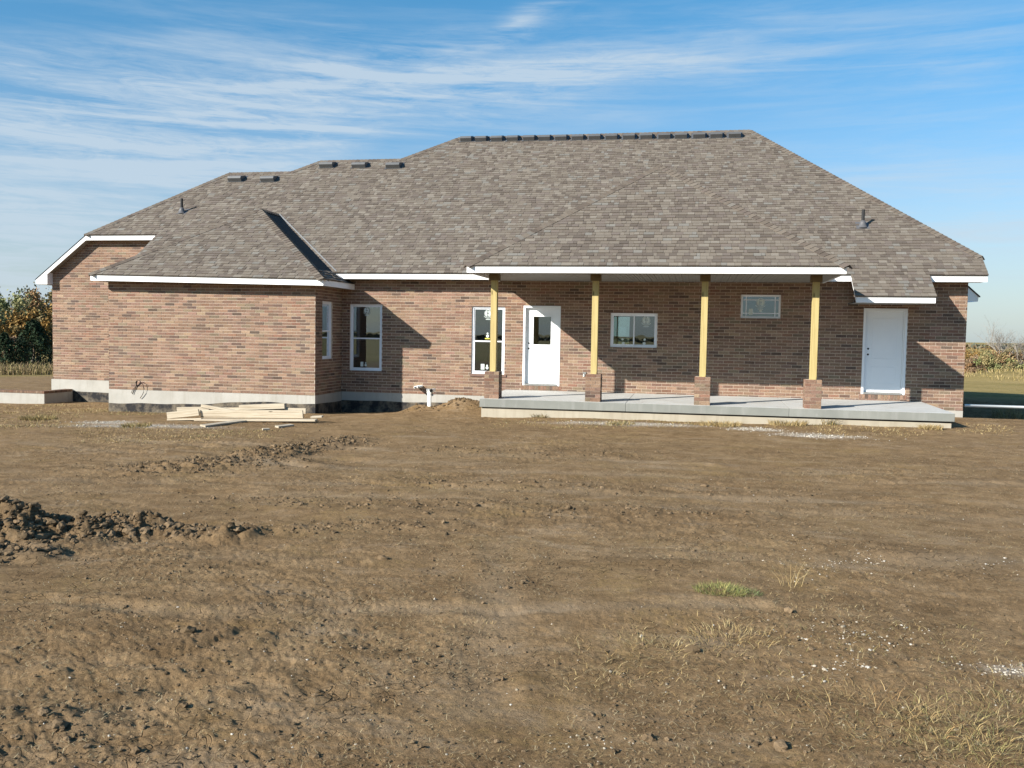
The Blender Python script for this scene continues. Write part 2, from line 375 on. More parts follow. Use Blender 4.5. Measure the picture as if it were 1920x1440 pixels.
def make_ground():
    va = math.atan2(Fv[0], Fv[1])
    ang = np.r_[np.linspace(-math.pi, -.85, 60, endpoint=False), np.linspace(-.85, .85, 1150), np.linspace(.85, math.pi, 61)[1:-1]]+va
    rad = np.r_[np.geomspace(1.2, 31, 640), np.geomspace(31, 3500, 90)[1:]]
    na, nr = len(ang), len(rad)
    A, Rr = np.meshgrid(ang, rad); X = CAM[0]+Rr*np.sin(A); Y = CAM[1]+Rr*np.cos(A)
    Z = base_h(X, Y)+detail_h(X, Y)
    co = np.stack([X, Y, Z], -1).reshape(-1, 3); co = np.vstack([co, [[CAM[0], CAM[1], gz(CAM[0], CAM[1])]]])
    i = np.arange(nr-1)[:, None]*na; j = np.arange(na)[None]; j2 = (np.arange(na)+1)[None] % na
    q = np.stack([i+j, i+na+j, i+na+j2, i+j2], -1).reshape(-1, 4)
    jj = np.arange(na); tri = np.stack([np.full(na, na*nr), jj, (jj+1) % na], -1)
    nv, nq, ntri = len(co), len(q), len(tri)
    me = bpy.data.meshes.new('ground'); me.vertices.add(nv); me.vertices.foreach_set('co', co.astype(np.float32).ravel())
    me.loops.add(nq*4+ntri*3); me.loops.foreach_set('vertex_index', np.r_[q[:, ::-1].ravel(), tri.ravel()].astype(np.int32))
    me.polygons.add(nq+ntri)
    me.polygons.foreach_set('loop_start', np.r_[np.arange(nq)*4, nq*4+np.arange(ntri)*3].astype(np.int32))
    me.update(calc_edges=True); me.validate()
    x, y = co[:, 0], co[:, 1]; d = np.hypot(x-CAM[0], y-CAM[1])
    nz = perlin(x*.5, y*.5)
    lot = np.hypot((x+3)/26, (y+8)/20)          # graded building lot
    field = sst(.95, 1.1, lot+.10*perlin(x*.15, y*.15)+.03*nz)
    field = np.where((x < -15) & (y > -2), field*sst(54, 62, d+3*nz), field)
    gr = np.zeros(nv)
    for (cx, cy, rx, ry) in GRAVEL: gr = np.maximum(gr, np.exp(-((((x-cx)/rx)**2+((y-cy)/ry)**2)**1.5)))
    comp = np.zeros(nv)
    for a, b, wd, dp in RUTS: comp = np.maximum(comp, np.exp(-(seg_d(x+.2*perlin(x*.9, y*.9), y, a, b)/(wd*1.1))**2))
    zone = np.stack([field, np.clip(gr*(1+.8*perlin(x*4, y*6)), 0, 1), masks(x, y), comp*np.clip(.5+1.2*perlin(x*.8, y*.8), 0, 1)], 1).astype(np.float32)
    a_ = me.attributes.new('zones', 'FLOAT_COLOR', 'POINT'); a_.data.foreach_set('color', zone.ravel())
    me.shade_smooth(); me.materials.append(M_GROUND)
    o = bpy.data.objects.new('ground', me); col.objects.link(o); o['kind'] = 'structure'; return o
def m_ground():
    m, t, b = mat('graded_soil', .97, .08); P = objco(t)
    at_ = t.new('ShaderNodeAttribute'); at_.attribute_name = 'zones'; s = t.new('ShaderNodeSeparateColor'); t.l.new(at_.outputs['Color'], s.inputs[0])
    big = t.noise(t.mapping(P, (1, 1.5, 1)), .55, 5, .6, .4); mid = t.noise(P, 4.5, 7, .68, .3); fin = t.noise(P, 38, 6, .72)
    c = t.ramp(mid, [(.28, (0.105, 0.069, 0.038)), (.5, (0.158, 0.107, 0.061)), (.72, (0.210, 0.149, 0.090))])
    c = t.mix(t.rng(big, .40, .62, .0, .75), c, t.ramp(mid, [(.3, (0.130, 0.086, 0.046)), (.7, (0.234, 0.167, 0.101))]))
    c = t.mix(1.0, c, t.rng(fin, .3, .7, .70, 1.42), 'MULTIPLY')
    c = t.mix(1.0, c, (1.17, 1.125, 1.02), "MULTIPLY")
    dk = t.noise(t.mapping(P, (1, 1.8, 1), (0, 0, .3)), 1.15, 7, .72, .5)
    c = t.mix(t.rng(dk, .53, .66, 0, .55), c, t.mix(1.0, c, (.62, .60, .58), 'MULTIPLY'))
    c = t.mix(t.rng(dk, .46, .34, 0, .55), c, (.285, .215, .142))
    c = t.mix(t.math('MULTIPLY', at_.outputs['Alpha'], .45), c, (.27, .205, .135))
    # straw-coloured flecks and dry crust
    fl = t.rng(t.noise(t.mapping(P, (1, 3.2, 1), (0, 0, .35)), 21, 5, .75, 1.5), .60, .70, 0, .55)
    c = t.mix(fl, c, (0.294, 0.216, 0.104))
    straw = t.math('MULTIPLY', t.rng(t.noise(P, 1.1, 4, .6), .54, .68, 0, .55), t.rng(t.noise(P, 16, 5, .7), .40, .6, 0, 1))
    c = t.mix(straw, c, (0.252, 0.170, 0.070))
    # darker moist turned soil on the ridges
    c = t.mix(t.math('MULTIPLY', s.outputs[2], .60), c, (0.081, 0.056, 0.034))
    # mud cracks
    v = t.new('ShaderNodeTexVoronoi'); v.feature = 'DISTANCE_TO_EDGE'
    wv = t.new('ShaderNodeVectorMath', operation='ADD'); nc = t.new('ShaderNodeTexNoise'); nc.inputs['Scale'].default_value = 3; t.l.new(P, nc.inputs['Vector'])
    t.l.new(P, wv.inputs[0]); t.l.new(nc.outputs['Color'], wv.inputs[1]); t.l.new(wv.outputs[0], v.inputs['Vector']); v.inputs['Scale'].default_value = 4.2
    crack = t.math('MULTIPLY', t.rng(v.outputs['Distance'], .018, .004, 0, 1), t.rng(t.noise(P, .8, 3, .5), .50, .60, 0, 1))
    c = t.mix(t.math('MULTIPLY', crack, .6), c, (0.049, 0.033, 0.018))
    # crushed limestone
    g1 = t.math('MULTIPLY', s.outputs[1], t.rng(t.noise(P, 26, 5, .75), .38, .56, .15, 1.25), clamp=True)
    c = t.mix(g1, c, t.ramp(t.noise(P, 60, 3, .6), [(.3, (0.252, 0.216, 0.171)), (.7, (0.518, 0.472, 0.415))]))
    # pebble specks
    pk = t.rng(t.noise(P, 60, 2, .5), .75, .77, 0, .5); c = t.mix(pk, c, (0.434, 0.380, 0.293))
    # dry pasture
    fb = t.noise(t.mapping(P, (.35, 1, 1)), .22, 6, .65)
    fc = t.ramp(fb, [(.35, (0.182, 0.144, 0.046)), (.5, (0.252, 0.190, 0.073)), (.68, (0.308, 0.229, 0.098))])
    fc = t.mix(1.0, fc, t.rng(t.noise(P, 3, 6, .75), .3, .7, .7, 1.3), 'MULTIPLY')
    c = t.mix(s.outputs[0], c, fc)
    t.put(b.inputs['Base Color'], c)
    hgt = t.math('ADD', t.math('MULTIPLY', mid, .5), t.math('MULTIPLY', fin, .35))
    hgt = t.math('SUBTRACT', hgt, t.math('MULTIPLY', crack, .5))
    hgt = t.math('ADD', hgt, t.math('MULTIPLY', t.noise(P, 110, 6, .8), .30))
    t.put(b.inputs['Normal'], t.bump(hgt, .9, .035)); return m
M_GROUND = m_ground()
_g1 = at(1535, 817); _g2 = at(1440, 811); _g3 = at(200, 791); _g4 = at(1915, 1262); _g5 = at(1650, 1180); _g6 = at(1180, 800); _g7 = at(290, 800)
GRAVEL = [(_g1[0], _g1[1], .75, .36), (_g2[0]-.2, _g2[1]+.4, .5, .35), (_g3[0], _g3[1], .6, .35), (_g4[0]+.15, _g4[1], .30, .10), (_g6[0], _g6[1]+.4, 1.6, .35), (_g7[0]-.5, _g7[1]+.2, 1.6, .5)]
make_ground()

# ================================================================== THE HOUSE
HOUSE = empty('brick_house', (-5.0, 5.0, -.4), 'single-storey house in mottled brown brick under a long grey shingled hip roof', 'house')
T = .70; ZE, OE = 3.047, .45; EXPO = .135
def roofz(y): return ZE+T*(y+OE)
ROW_Y = EXPO/math.hypot(1, T)
def snap(y): return -OE+round((y+OE)/ROW_Y)*ROW_Y
def on_roof(u, v):
    r = ray_px(u, v); n = np.array([0, -T, 1.0]); return CAM+r*((ZE+OE*T-n@CAM)/(n@r))
def hy(u, v, y): r = ray_px(u, v); return CAM+r*((y-CAM[1])/r[1])
# generic piece store: the 300 that show largest become single parts, the rest one 'stuff' part
PIECES = {}
def piece(kind, verts, faces, tone_, m, parent):
    v = np.asarray(verts, float); c = v.mean(0)
    us, vs, q = project(v.T[:, :].T[0]) if False else (None, None, None)
    d = v-CAM; qq = d@Fv; U_ = 960+F_PX*(d@Rv)/qq; V_ = 720-F_PX*(d@Uv)/qq
    f0 = faces[0]; p = [(U_[i], V_[i]) for i in f0]
    ar = .5*sum(p[i][0]*p[(i+1) % len(p)][1]-p[(i+1) % len(p)][0]*p[i][1] for i in range(len(p)))
    if not (0 < U_.mean() < 1920 and 0 < V_.mean() < 1440) or qq.min() < 0: ar = 0
    PIECES.setdefault(kind, []).append((abs(ar) if ar < 0 else 0, v, faces, tone_, m, parent))
def flush(kind, stuff_name, parent, limit=300):
    L = sorted(PIECES.pop(kind), key=lambda e: -e[0])
    for e in L[:limit]:
        mesh_obj(kind, e[1], e[2], e[4], e[5], np.array(e[3]))
    rest = L[limit:]
    if rest:
        vs, fs, ts, b = [], [], [], 0
        for e in rest:
            vs.append(e[1]); fs += [tuple(b+i for i in f) for f in e[2]]; ts.append(np.tile(np.array(e[3], np.float32), (len(e[1]), 1))); b += len(e[1])
        o = mesh_obj(stuff_name, np.vstack(vs), fs, rest[0][4], parent, np.vstack(ts)); o['kind'] = 'stuff'
def clip_poly(poly, clip):      # 2D Sutherland-Hodgman, both counter-clockwise
    out = list(poly)
    for i in range(len(clip)):
        if not out: return out
        ax, ay = clip[i]; bx, by = clip[(i+1) % len(clip)]; inp = out; out = []
        def side(p): return (bx-ax)*(p[1]-ay)-(by-ay)*(p[0]-ax)
        for k in range(len(inp)):
            p, q = inp[k], inp[(k+1) % len(inp)]; sp, sq = side(p), side(q)
            if sp >= 0: out.append(p)
            if (sp > 0 and sq < 0) or (sp < 0 and sq > 0):
                tt = sp/(sp-sq); out.append((p[0]+(q[0]-p[0])*tt, p[1]+(q[1]-p[1])*tt))
    return out
def poly_area(p): return .5*sum(p[i][0]*p[(i+1) % len(p)][1]-p[(i+1) % len(p)][0]*p[i][1] for i in range(len(p)))
# ---- bricks
BT = [((.205, .128, .096), 6), ((.228, .145, .108), 6), ((.250, .163, .122), 5), ((.180, .112, .086), 4), ((.135, .086, .070), 3), ((.098, .066, .056), 1.6), ((.225, .140, .115), 3),
      ((.265, .188, .138), 3), ((.185, .142, .105), 2), ((.205, .112, .082), 2)]
BTc = np.array([b[0] for b in BT]); BTc = BTc*np.array([.97, .985, .93]); BTc = BTc.mean(0)+.88*(BTc-BTc.mean(0))*np.array([[1.0, .95, .9]]); BTw = np.array([b[1] for b in BT], float); BTw /= BTw.sum()
def brick_tone(): return BTc[rng.choice(len(BTc), p=BTw)]*rng.uniform(.84, 1.16)*(1+rng.uniform(-.03, .03, 3))
BH, BM = .0775, .254
def add_brick(fr, poly, parent, proud=.006, back=-.012):
    if len(poly) < 3 or poly_area(poly) < 6e-4: return
    pr = proud+rng.uniform(-.0018, .0018); n = len(poly)
    V = [fr(a, pr, z) for a, z in poly]+[fr(a, back, z) for a, z in poly]
    F = [tuple(range(n))]+[(k, n+k, n+(k+1) % n, (k+1) % n) for k in range(n)]
    piece('brick', V, F, brick_tone(), M_BRICK, parent)
def brick_wall(fr, a0, a1, z0, z1, parent, holes=(), clip=None, phase=0.0, rowlocks=(), proud=.006):
    nrow = int(math.ceil((z1-z0)/BH)); j = .0056
    zones = list(holes)+list(rowlocks)
    for r in range(nrow):
        zb, zt = z0+r*BH+j, min(z0+(r+1)*BH-j, z1)
        if zt-zb < .015: continue
        off = phase+(BM/2 if r % 2 else 0)+rng.uniform(-.006, .006); k0 = int(math.floor((a0-off)/BM)); k1 = int(math.ceil((a1-off)/BM))
        for k in range(k0, k1+1):
            s0, s1 = max(off+k*BM+j, a0), min(off+(k+1)*BM-j, a1)
            if s1-s0 < .02: continue
            segs = [(s0, s1, zb, zt)]
            for (h0, h1, g0, g1) in zones:
                nx = []
                for (p0, p1, q0, q1) in segs:
                    if p1 <= h0 or p0 >= h1 or q1 <= g0 or q0 >= g1: nx.append((p0, p1, q0, q1)); continue
                    if h0-.004-p0 > .02: nx.append((p0, h0-.004, q0, q1))
                    if p1-h1-.004 > .02: nx.append((h1+.004, p1, q0, q1))
                    c0, c1 = max(p0, h0), min(p1, h1)
                    if g0-q0 > .02: nx.append((c0, c1, q0, g0-.002))
                    if q1-g1 > .02: nx.append((c0, c1, g1+.002, q1))
                segs = nx
            for (p0, p1, q0, q1) in segs:
                poly = [(p0, q0), (p1, q0), (p1, q1), (p0, q1)]
                if clip: poly = clip_poly(poly, clip)
                add_brick(fr, poly, parent, proud)
    for (h0, h1, g0, g1) in rowlocks:
        n = max(1, round((h1-h0)/.076)); s = (h1-h0)/n
        for k in range(n):
            add_brick(fr, [(h0+k*s+j, g0+j), (h0+(k+1)*s-j, g0+j), (h0+(k+1)*s-j, g1-j), (h0+k*s+j, g1-j)], parent, proud+.004)
def wall_sheet(fr, a0, a1, z0, z1, holes=(), depth=.10, clip=None):
    mb = MB(); xs = sorted({a0, a1, *[h[0] for h in holes], *[h[1] for h in holes]}); zs = sorted({z0, z1, *[h[2] for h in holes], *[h[3] for h in holes]})
    for i in range(len(xs)-1):
        for k in range(len(zs)-1):
            cx, cz = (xs[i]+xs[i+1])/2, (zs[k]+zs[k+1])/2
            if any(h[0] < cx < h[1] and h[2] < cz < h[3] for h in holes): continue
            p = [(xs[i], zs[k]), (xs[i+1], zs[k]), (xs[i+1], zs[k+1]), (xs[i], zs[k+1])]
            if clip: p = clip_poly(p, clip)
            if len(p) > 2:
                mb.add([fr(a, 0, z) for a, z in p], [tuple(range(len(p)))])
                mb.add([fr(a, -depth, z) for a, z in p], [tuple(reversed(range(len(p))))])
    for (h0, h1, g0, g1) in holes:
        for (p, q) in (((h0, g0), (h1, g0)), ((h1, g0), (h1, g1)), ((h1, g1), (h0, g1)), ((h0, g1), (h0, g0))):
            mb.add([fr(p[0], 0, p[1]), fr(q[0], 0, q[1]), fr(q[0], -depth, q[1]), fr(p[0], -depth, p[1])], [(0, 1, 2, 3)])
    return mb
def FR(o, u, n):
    o, u, n = np.array(o, float), np.array(u, float), np.array(n, float)
    return lambda a, d, z: o+u*a+n*d+np.array([0, 0, z])
fr_main = FR((0, 0, 0), (1, 0, 0), (0, -1, 0))
BX1, BX2, BY = -14.40, -8.515, -1.756
fr_box = FR((0, BY, 0), (1, 0, 0), (0, -1, 0))
fr_side = FR((BX2, 0, 0), (0, 1, 0), (1, 0, 0))          # box wall facing east, a = y
fr_bl = FR((BX1, 0, 0), (0, -1, 0), (-1, 0, 0))          # box wall facing west, a = -y
RX = 7.305; fr_east = FR((RX, 0, 0), (0, 1, 0), (1, 0, 0))
LX, LY = -18.75, 1.60; fr_left = FR((0, LY, 0), (1, 0, 0), (0, -1, 0))
fr_west = FR((LX, 0, 0), (0, -1, 0), (-1, 0, 0))
ZB = -.17
W1 = (-8.27, -7.355, .421, 2.229); W2 = (-4.85, -3.952, .416, 2.201); D1 = (-3.457, -2.473, .15, 2.236)
W3 = (-1.173, .015, 1.198, 2.074); W4 = (2.069, 3.027, 1.984, 2.567); D2 = (4.981, 5.986, .172, 2.262); SW = (-1.31, -.648, .747, 2.259)
ZS = ZE-.155     # soffit level
def wall(name, mb): return mb.build('wall', M_MORTAR, HOUSE)
WM = wall('m', wall_sheet(fr_main, BX2, RX, ZB, ZS+.1, [W1, W2, D1, W3, W4, D2]))
brick_wall(fr_main, BX2+.006, RX+.006, ZB, ZS+.08, WM, [W1, W2, D1, W3, W4, D2], phase=.03,
           rowlocks=[(D1[0]-.05, D1[1]+.05, .03, D1[2]-.004), (D2[0]-.05, D2[1]+.05, .05, D2[2]-.004)])
WB = wall('b', wall_sheet(fr_box, BX1, BX2, ZB, 2.72))
brick_wall(fr_box, BX1-.006, BX2+.006, ZB, 2.70, WB, phase=.11)
WS = wall('s', wall_sheet(fr_side, BY, 0, ZB, 2.72, [SW]))
brick_wall(fr_side, BY+.004, 0, ZB, 2.70, WS, [SW], phase=.02)
WBL = wall('bl', wall_sheet(fr_bl, -LY, -BY, ZB, 2.72)); brick_wall(fr_bl, -LY, -BY-.004, ZB, 2.70, WBL)
WE = wall('e', wall_sheet(fr_east, 0, 13.2, ZB, 3.36)); brick_wall(fr_east, .004, 13.2, ZB, 3.34, WE, phase=.05)
# left gable wall: slanted top left
P0 = on_roof(157.5, 441.3); P0[1] = snap(P0[1]); P0[2] = roofz(P0[1]); LRK = P0[1]
TIP = hy(65, 523, LRK); SL = (P0[2]-TIP[2])/(P0[0]-TIP[0])
zl = lambda x: TIP[2]+(x-TIP[0])*SL-.14
ztop = P0[2]-.155
clipL = [(LX, ZB), (BX1, ZB), (BX1, ztop), (TIP[0]+(ztop+.14-TIP[2])/SL, ztop), (LX, zl(LX))]
WL_ = wall('l', wall_sheet(fr_left, LX, BX1, ZB, ztop, clip=clipL)); brick_wall(fr_left, LX-.006, BX1, ZB, ztop, WL_, clip=[(c[0]-.006 if c[0] == LX else c[0], c[1]) for c in clipL], phase=.07)
WW = wall('w', wall_sheet(fr_west, -13.2, -LY, ZB, 2.8)); brick_wall(fr_west, -6.0, -LY-.004, ZB, 2.8, WW)
# front (street side) wall with its window openings, floor, partition
frn = FR((0, 13.2, 0), (1, 0, 0), (0, 1, 0))
_w = hy(1158, 600, 13.2)
fw = [(_w[0]-.55, _w[0]+.55, .5, 2.3), (-9.0, -7.6, .5, 2.3), (3.5, 5, .5, 2.3)]
wall('f', wall_sheet(frn, LX, RX, ZB, 2.9, fw))
mb = MB(); mb.box(BX1+.15, RX-.15, 0.15, 13.0, -.06, -.02); mb.box(LX+.15, BX1+.15, LY+.15, 13.0, -.06, -.02); mb.box(BX1+.15, BX2-.15, BY+.15, .12, -.06, -.02); mb.build('floor', M_DRYW, HOUSE)
mb = MB()
for (x0, x1, y0, y1) in ((-6.0, -5.88, .15, 8), (-11.5, -6.0, 4.4, 4.52), (1.2, 1.32, .15, 9), (1.32, 7.1, 4.0, 4.12), (-5.88, -2.9, 6.4, 6.52), (.1, 1.2, 6.4, 6.52)): mb.box(x0, x1, y0, y1, -.01, 2.7)
mb.build('partition', M_DRYW, HOUSE)
mb = MB(); mb.box(BX1+.15, RX-.15, .12, 13.0, 2.72, 2.76); mb.box(LX+.15, BX1+.15, LY+.12, 13.0, 2.72, 2.76); mb.build('ceiling', M_DRYW, HOUSE)
# foundations
mb = MB()
mb.fbox(fr_main, BX2+.012, RX+.012, -.3, .002, -1.6, ZB-.001); mb.fbox(fr_east, .3, 13.2, -.3, .012, -1.6, ZB-.001)
mb.fbox(fr_left, LX-.05, BX1, -.3, .03, -1.6, ZB-.001); mb.fbox(fr_west, -13.2, -LY-.3, -.3, .05, -1.6, ZB-.001)
mb.build('foundation', M_FOUND, HOUSE)
mb = MB(); mb.fbox(fr_box, BX1-.012, BX2+.012, -.3, .012, -1.6, ZB-.001); mb.fbox(fr_side, BY+.3, -.012, -.3, .012, -1.6, ZB-.001); mb.fbox(fr_bl, -1.2, -BY-.3, -.3, .012, -1.6, ZB-.001)
mb.build('foundation', M_FOUND, HOUSE)
def tar(fr, a0, a1, f, d0, parent=HOUSE):
    n = max(8, int((a1-a0)/.12)); mb = MB()
    for i in range(n):
        p, q = a0+(a1-a0)*i/n, a0+(a1-a0)*(i+1)/n; zp, zq = f(p), f(q)
        mb.add([fr(p, d0, -1.6), fr(q, d0, -1.6), fr(q, d0, zq), fr(p, d0, zp), fr(p, d0-.008, zp), fr(q, d0-.008, zq)], [(0, 1, 2, 3), (3, 2, 5, 4)])
    return mb.build('dampproofing', M_TAR, parent)
wav = lambda a: .012*math.sin(a*2.3)+.008*math.sin(a*5.1+1)
tar(fr_box, BX1-.016, BX2+.016, lambda a: -.53+.15*sst(-13.2, -9.6, a)+wav(a), .016)
tar(fr_side, BY+.0, -.016, lambda a: -.385-.02*(a-BY)+wav(a)*.4, .016)
tar(fr_main, BX2+.016, -4.0, lambda a: -.40+.03*sst(-7, -5, a)+wav(a)*.6, .006)
tar(fr_left, LX-.05, BX1, lambda a: -.53+.02*(a+18)*-.6+wav(a)*.5, .034)

# ---- windows and doors
def disc(mb, fr, ca, cz, r, d, n=20, r0=0, a0=0, a1=2*math.pi):
    for k in range(n):
        t0 = a0+(a1-a0)*k/n; t1 = a0+(a1-a0)*(k+1)/n
        if r0: mb.add([fr(ca+r0*math.cos(t0), d, cz+r0*math.sin(t0)), fr(ca+r*math.cos(t0), d, cz+r*math.sin(t0)), fr(ca+r*math.cos(t1), d, cz+r*math.sin(t1)), fr(ca+r0*math.cos(t1), d, cz+r0*math.sin(t1))], [(0, 1, 2, 3)])
        else: mb.add([fr(ca, d, cz), fr(ca+r*math.cos(t0), d, cz+r*math.sin(t0)), fr(ca+r*math.cos(t1), d, cz+r*math.sin(t1))], [(0, 1, 2)])
def logo(fr, ca, cz, r, d, parent):
    mb = MB(); disc(mb, fr, ca, cz, r, d, 22, r*.88)
    disc(mb, fr, ca, cz, r*.80, d, 12, r*.30, -1.35, 1.35); disc(mb, fr, ca, cz, r*.80, d, 12, r*.34, 1.9, 4.3)
    mb.fbox(fr, ca-r*.10, ca+r*.06, d-.001, d, cz-r*.62, cz+r*.62); mb.fbox(fr, ca-r*.28, ca-r*.10, d-.001, d, cz+r*.32, cz+r*.46)
    disc(mb, fr, ca, cz+r*.12, r*1.42, d, 12, r*1.30, 3.75, 5.67)
    mb.fbox(fr, ca-r*.62, ca+r*.62, d-.001, d, cz-r*1.66, cz-r*1.50)
    mb.build('sticker', M_STICK, parent)
def pane(fr, a0, a1, z0, z1, d, parent):
    mb = MB(); mb.fbox(fr, a0, a1, d-.006, d, z0, z1); return mb.build('pane', M_GLASS, parent)
def frame_ring(mb, fr, a0, a1, z0, z1, w, d0, d1):
    mb.fbox(fr, a0, a1, d0, d1, z1-w, z1); mb.fbox(fr, a0, a1, d0, d1, z0, z0+w)
    mb.fbox(fr, a0, a0+w, d0, d1, z0+w, z1-w); mb.fbox(fr, a1-w, a1, d0, d1, z0+w, z1-w)
def window(fr, h, kind, extra=()):
    a0, a1, z0, z1 = h; mb = MB(); frame_ring(mb, fr, a0, a1, z0, z1, .045, -.09, -.028)
    W = mb.build('window', M_VINYL, HOUSE, bevel=.003)
    if kind == 'hung':
        zm = z0+(z1-z0)*.485
        mb = MB(); frame_ring(mb, fr, a0+.045, a1-.045, zm-.01, z1-.045, .03, -.075, -.05); mb.build('sash', M_VINYL, W)
        mb = MB(); frame_ring(mb, fr, a0+.045, a1-.045, z0+.045, zm+.02, .035, -.072, -.040); mb.build('sash', M_VINYL, W)
        pane(fr, a0+.075, a1-.075, zm+.02, z1-.075, -.064, W); pane(fr, a0+.08, a1-.08, z0+.08, zm-.015, -.060, W)
    elif kind == 'slider':
        am = (a0+a1)/2
        mb = MB(); frame_ring(mb, fr, a0+.045, am+.02, z0+.045, z1-.045, .032, -.072, -.040); mb.build('sash', M_VINYL, W)
        mb = MB(); frame_ring(mb, fr, am-.01, a1-.045, z0+.045, z1-.045, .03, -.085, -.0725); mb.build('sash', M_VINYL, W)
        pane(fr, a0+.075, am-.012, z0+.077, z1-.077, -.056, W); pane(fr, am+.02, a1-.075, z0+.075, z1-.075, -.078, W)
    else:
        pane(fr, a0+.045, a1-.045, z0+.045, z1-.045, -.06, W); mb = MB()
        for a in (a0+.13, a1-.13): mb.fbox(fr, a-.010, a+.010, -.058, -.050, z0+.045, z1-.045)
        for z in (z0+.125, z1-.125): mb.fbox(fr, a0+.045, a1-.045, -.059, -.0515, z-.010, z+.010)
        mb.build('muntin', M_VINYL, W)
    mb = MB(); mb.fbox(fr, a0-.11, a1+.11, -.02, .016, z1+.002, z1+.012); mb.build('lintel', M_LINTEL, W)
    return W
w = window(fr_main, W1, 'hung'); logo(fr_main, -7.81, 2.06, .085, -.048, w)
mb = MB(); mb.fbox(fr_main, -7.98, -7.90, -.053, -.052, .53, .66); mb.build('sticker', M_STICK, w); mb = MB(); disc(mb, fr_main, -7.83, .57, .032, -.052); disc(mb, fr_main, -7.83, .63, .02, -.052); mb.build('sticker', M_STICK, w)
w = window(fr_main, W2, 'hung'); logo(fr_main, -4.42, 2.02, .10, -.048, w)
mb = MB(); mb.fbox(fr_main, -4.60, -4.50, -.053, -.052, .53, .68); mb.build('sticker', M_STICK, w); mb = MB(); disc(mb, fr_main, -4.43, .58, .04, -.052); disc(mb, fr_main, -4.43, .64, .024, -.052)
disc(mb, fr_main, -4.43, 1.42, .04, -.055); disc(mb, fr_main, -4.43, 1.49, .025, -.055); mb.build('sticker', M_STICK, w)
mb = MB(); mb.fbox(fr_main, -4.50, -4.37, -.056, -.055, 1.34, 1.37); mb.build('sticker', M_STICKY, w)
mb = MB(); mb.fbox(fr_main, W2[0]-.03, W2[1]+.06, -.03, .03, W2[2]-.068, W2[2]-.004); mb.build('sill', M_BRICKS if False else M_LINTEL, w)
w = window(fr_main, W3, 'slider'); logo(fr_main, -.27, 1.90, .105, -.074, w)
mb = MB()
for (a, z, r) in ((-.86, 1.40, .026), (-.84, 1.30, .036), (-.30, 1.40, .03), (-.31, 1.305, .038)): disc(mb, fr_main, a, z, r, -.048 if a < -.5 else -.074)
mb.build('sticker', M_STICK, w)
w = window(fr_main, W4, 'fixed'); logo(fr_main, 2.545, 2.38, .105, -.049, w)
mb = MB(); mb.fbox(fr_main, 2.27, 2.36, -.050, -.049, 2.07, 2.22); disc(mb, fr_main, 2.55, 2.17, .03, -.0485); mb.build('sticker', M_STICK, w)
window(fr_side, SW, 'hung')
for h in fw:
    mb = MB(); frame_ring(mb, frn, *h[:2], *h[2:], .06, -.09, -.02); mb.fbox(frn, h[0], h[1], -.07, -.04, 1.38, 1.44); mb.fbox(frn, (h[0]+h[1])/2-.02, (h[0]+h[1])/2+.02, -.07, -.04, h[2], h[3])
    W = mb.build('window', M_VINYL, HOUSE); pane(frn, h[0]+.06, h[1]-.06, h[2]+.06, h[3]-.06, -.03, W)
def door(h, kind):
    a0, a1, z0, z1 = h; fr = fr_main
    mb = MB(); mb.fbox(fr, a0, a0+.055, -.12, .012, z0, z1); mb.fbox(fr, a1-.055, a1, -.12, .012, z0, z1); mb.fbox(fr, a0+.055, a1-.055, -.12, .012, z1-.055, z1)
    mb.fbox(fr, a0+.055, a0+.08, -.12, -.035, z0+.04, z1-.055); mb.fbox(fr, a1-.08, a1-.055, -.12, -.035, z0+.04, z1-.055); mb.fbox(fr, a0+.08, a1-.08, -.12, -.035, z1-.08, z1-.055)
    s0, s1, t0, t1 = a0+.082, a1-.082, z0+.045, z1-.082; dd = -.078
    mb2 = MB()
    if kind == 'lite':
        g0, g1, y0, y1 = s0+.17, s1-.17, t0+1.02, t1-.19
        for q in ((s0, s1, t0, y0), (s0, s1, y1, t1), (s0, g0, y0, y1), (g1, s1, y0, y1)): mb2.fbox(fr, q[0], q[1], dd-.04, dd, q[2], q[3])
        Dm = mb2.build('door', M_DOOR, HOUSE)
        m3 = MB(); frame_ring(m3, fr, g0-.035, g1+.035, y0-.035, y1+.035, .045, dd, dd+.014); m3.build('lite_frame', M_DOOR, Dm, bevel=.003)
        pane(fr, g0, g1, y0, y1, dd-.01, Dm)
    else:
        mb2.fbox(fr, s0, s1, dd-.04, dd, t0, t1); Dm = mb2.build('door', M_DOOR, HOUSE)
        m3 = MB()
        for (y0, y1) in ((t0+.20, t0+.62), (t0+.80, t1-.17)): frame_ring(m3, fr, s0+.13, s1-.13, y0, y1, .022, dd, dd+.005)
        m3.build('panel_moulding', M_DOOR, Dm, bevel=.002)
    F_ = mb.build('door_frame', M_DOOR, Dm, bevel=.003)
    for z in (t0+.92, t0+1.06): m3 = MB(); disc(m3, fr, s0+.062, z, .024, dd+.002); m3.build('lock_hole', M_BLACK, Dm)
    m3 = MB(); m3.fbox(fr, a0+.055, a1-.055, -.12, .02, z0, z0+.04); m3.build('threshold', M_GALV, Dm)
    m3 = MB(); m3.fbox(fr, a0-.05, a1+.05, -.02, .016, z1+.002, z1+.011); m3.build('lintel', M_LINTEL, Dm)
door(D1, 'lite'); door(D2, 'panel')
_hb = hy(1096, 702, 0)
mb = MB(); mb.fbox(fr_main, _hb[0]-.04, _hb[0]+.04, .006, .03, _hb[2]-.05, _hb[2]+.06); mb.tube([fr_main(_hb[0], .03, _hb[2]), fr_main(_hb[0], .10, _hb[2]-.01), fr_main(_hb[0], .115, _hb[2]-.06)], .016, 8); mb.build('hose_tap', M_GALV, HOUSE)

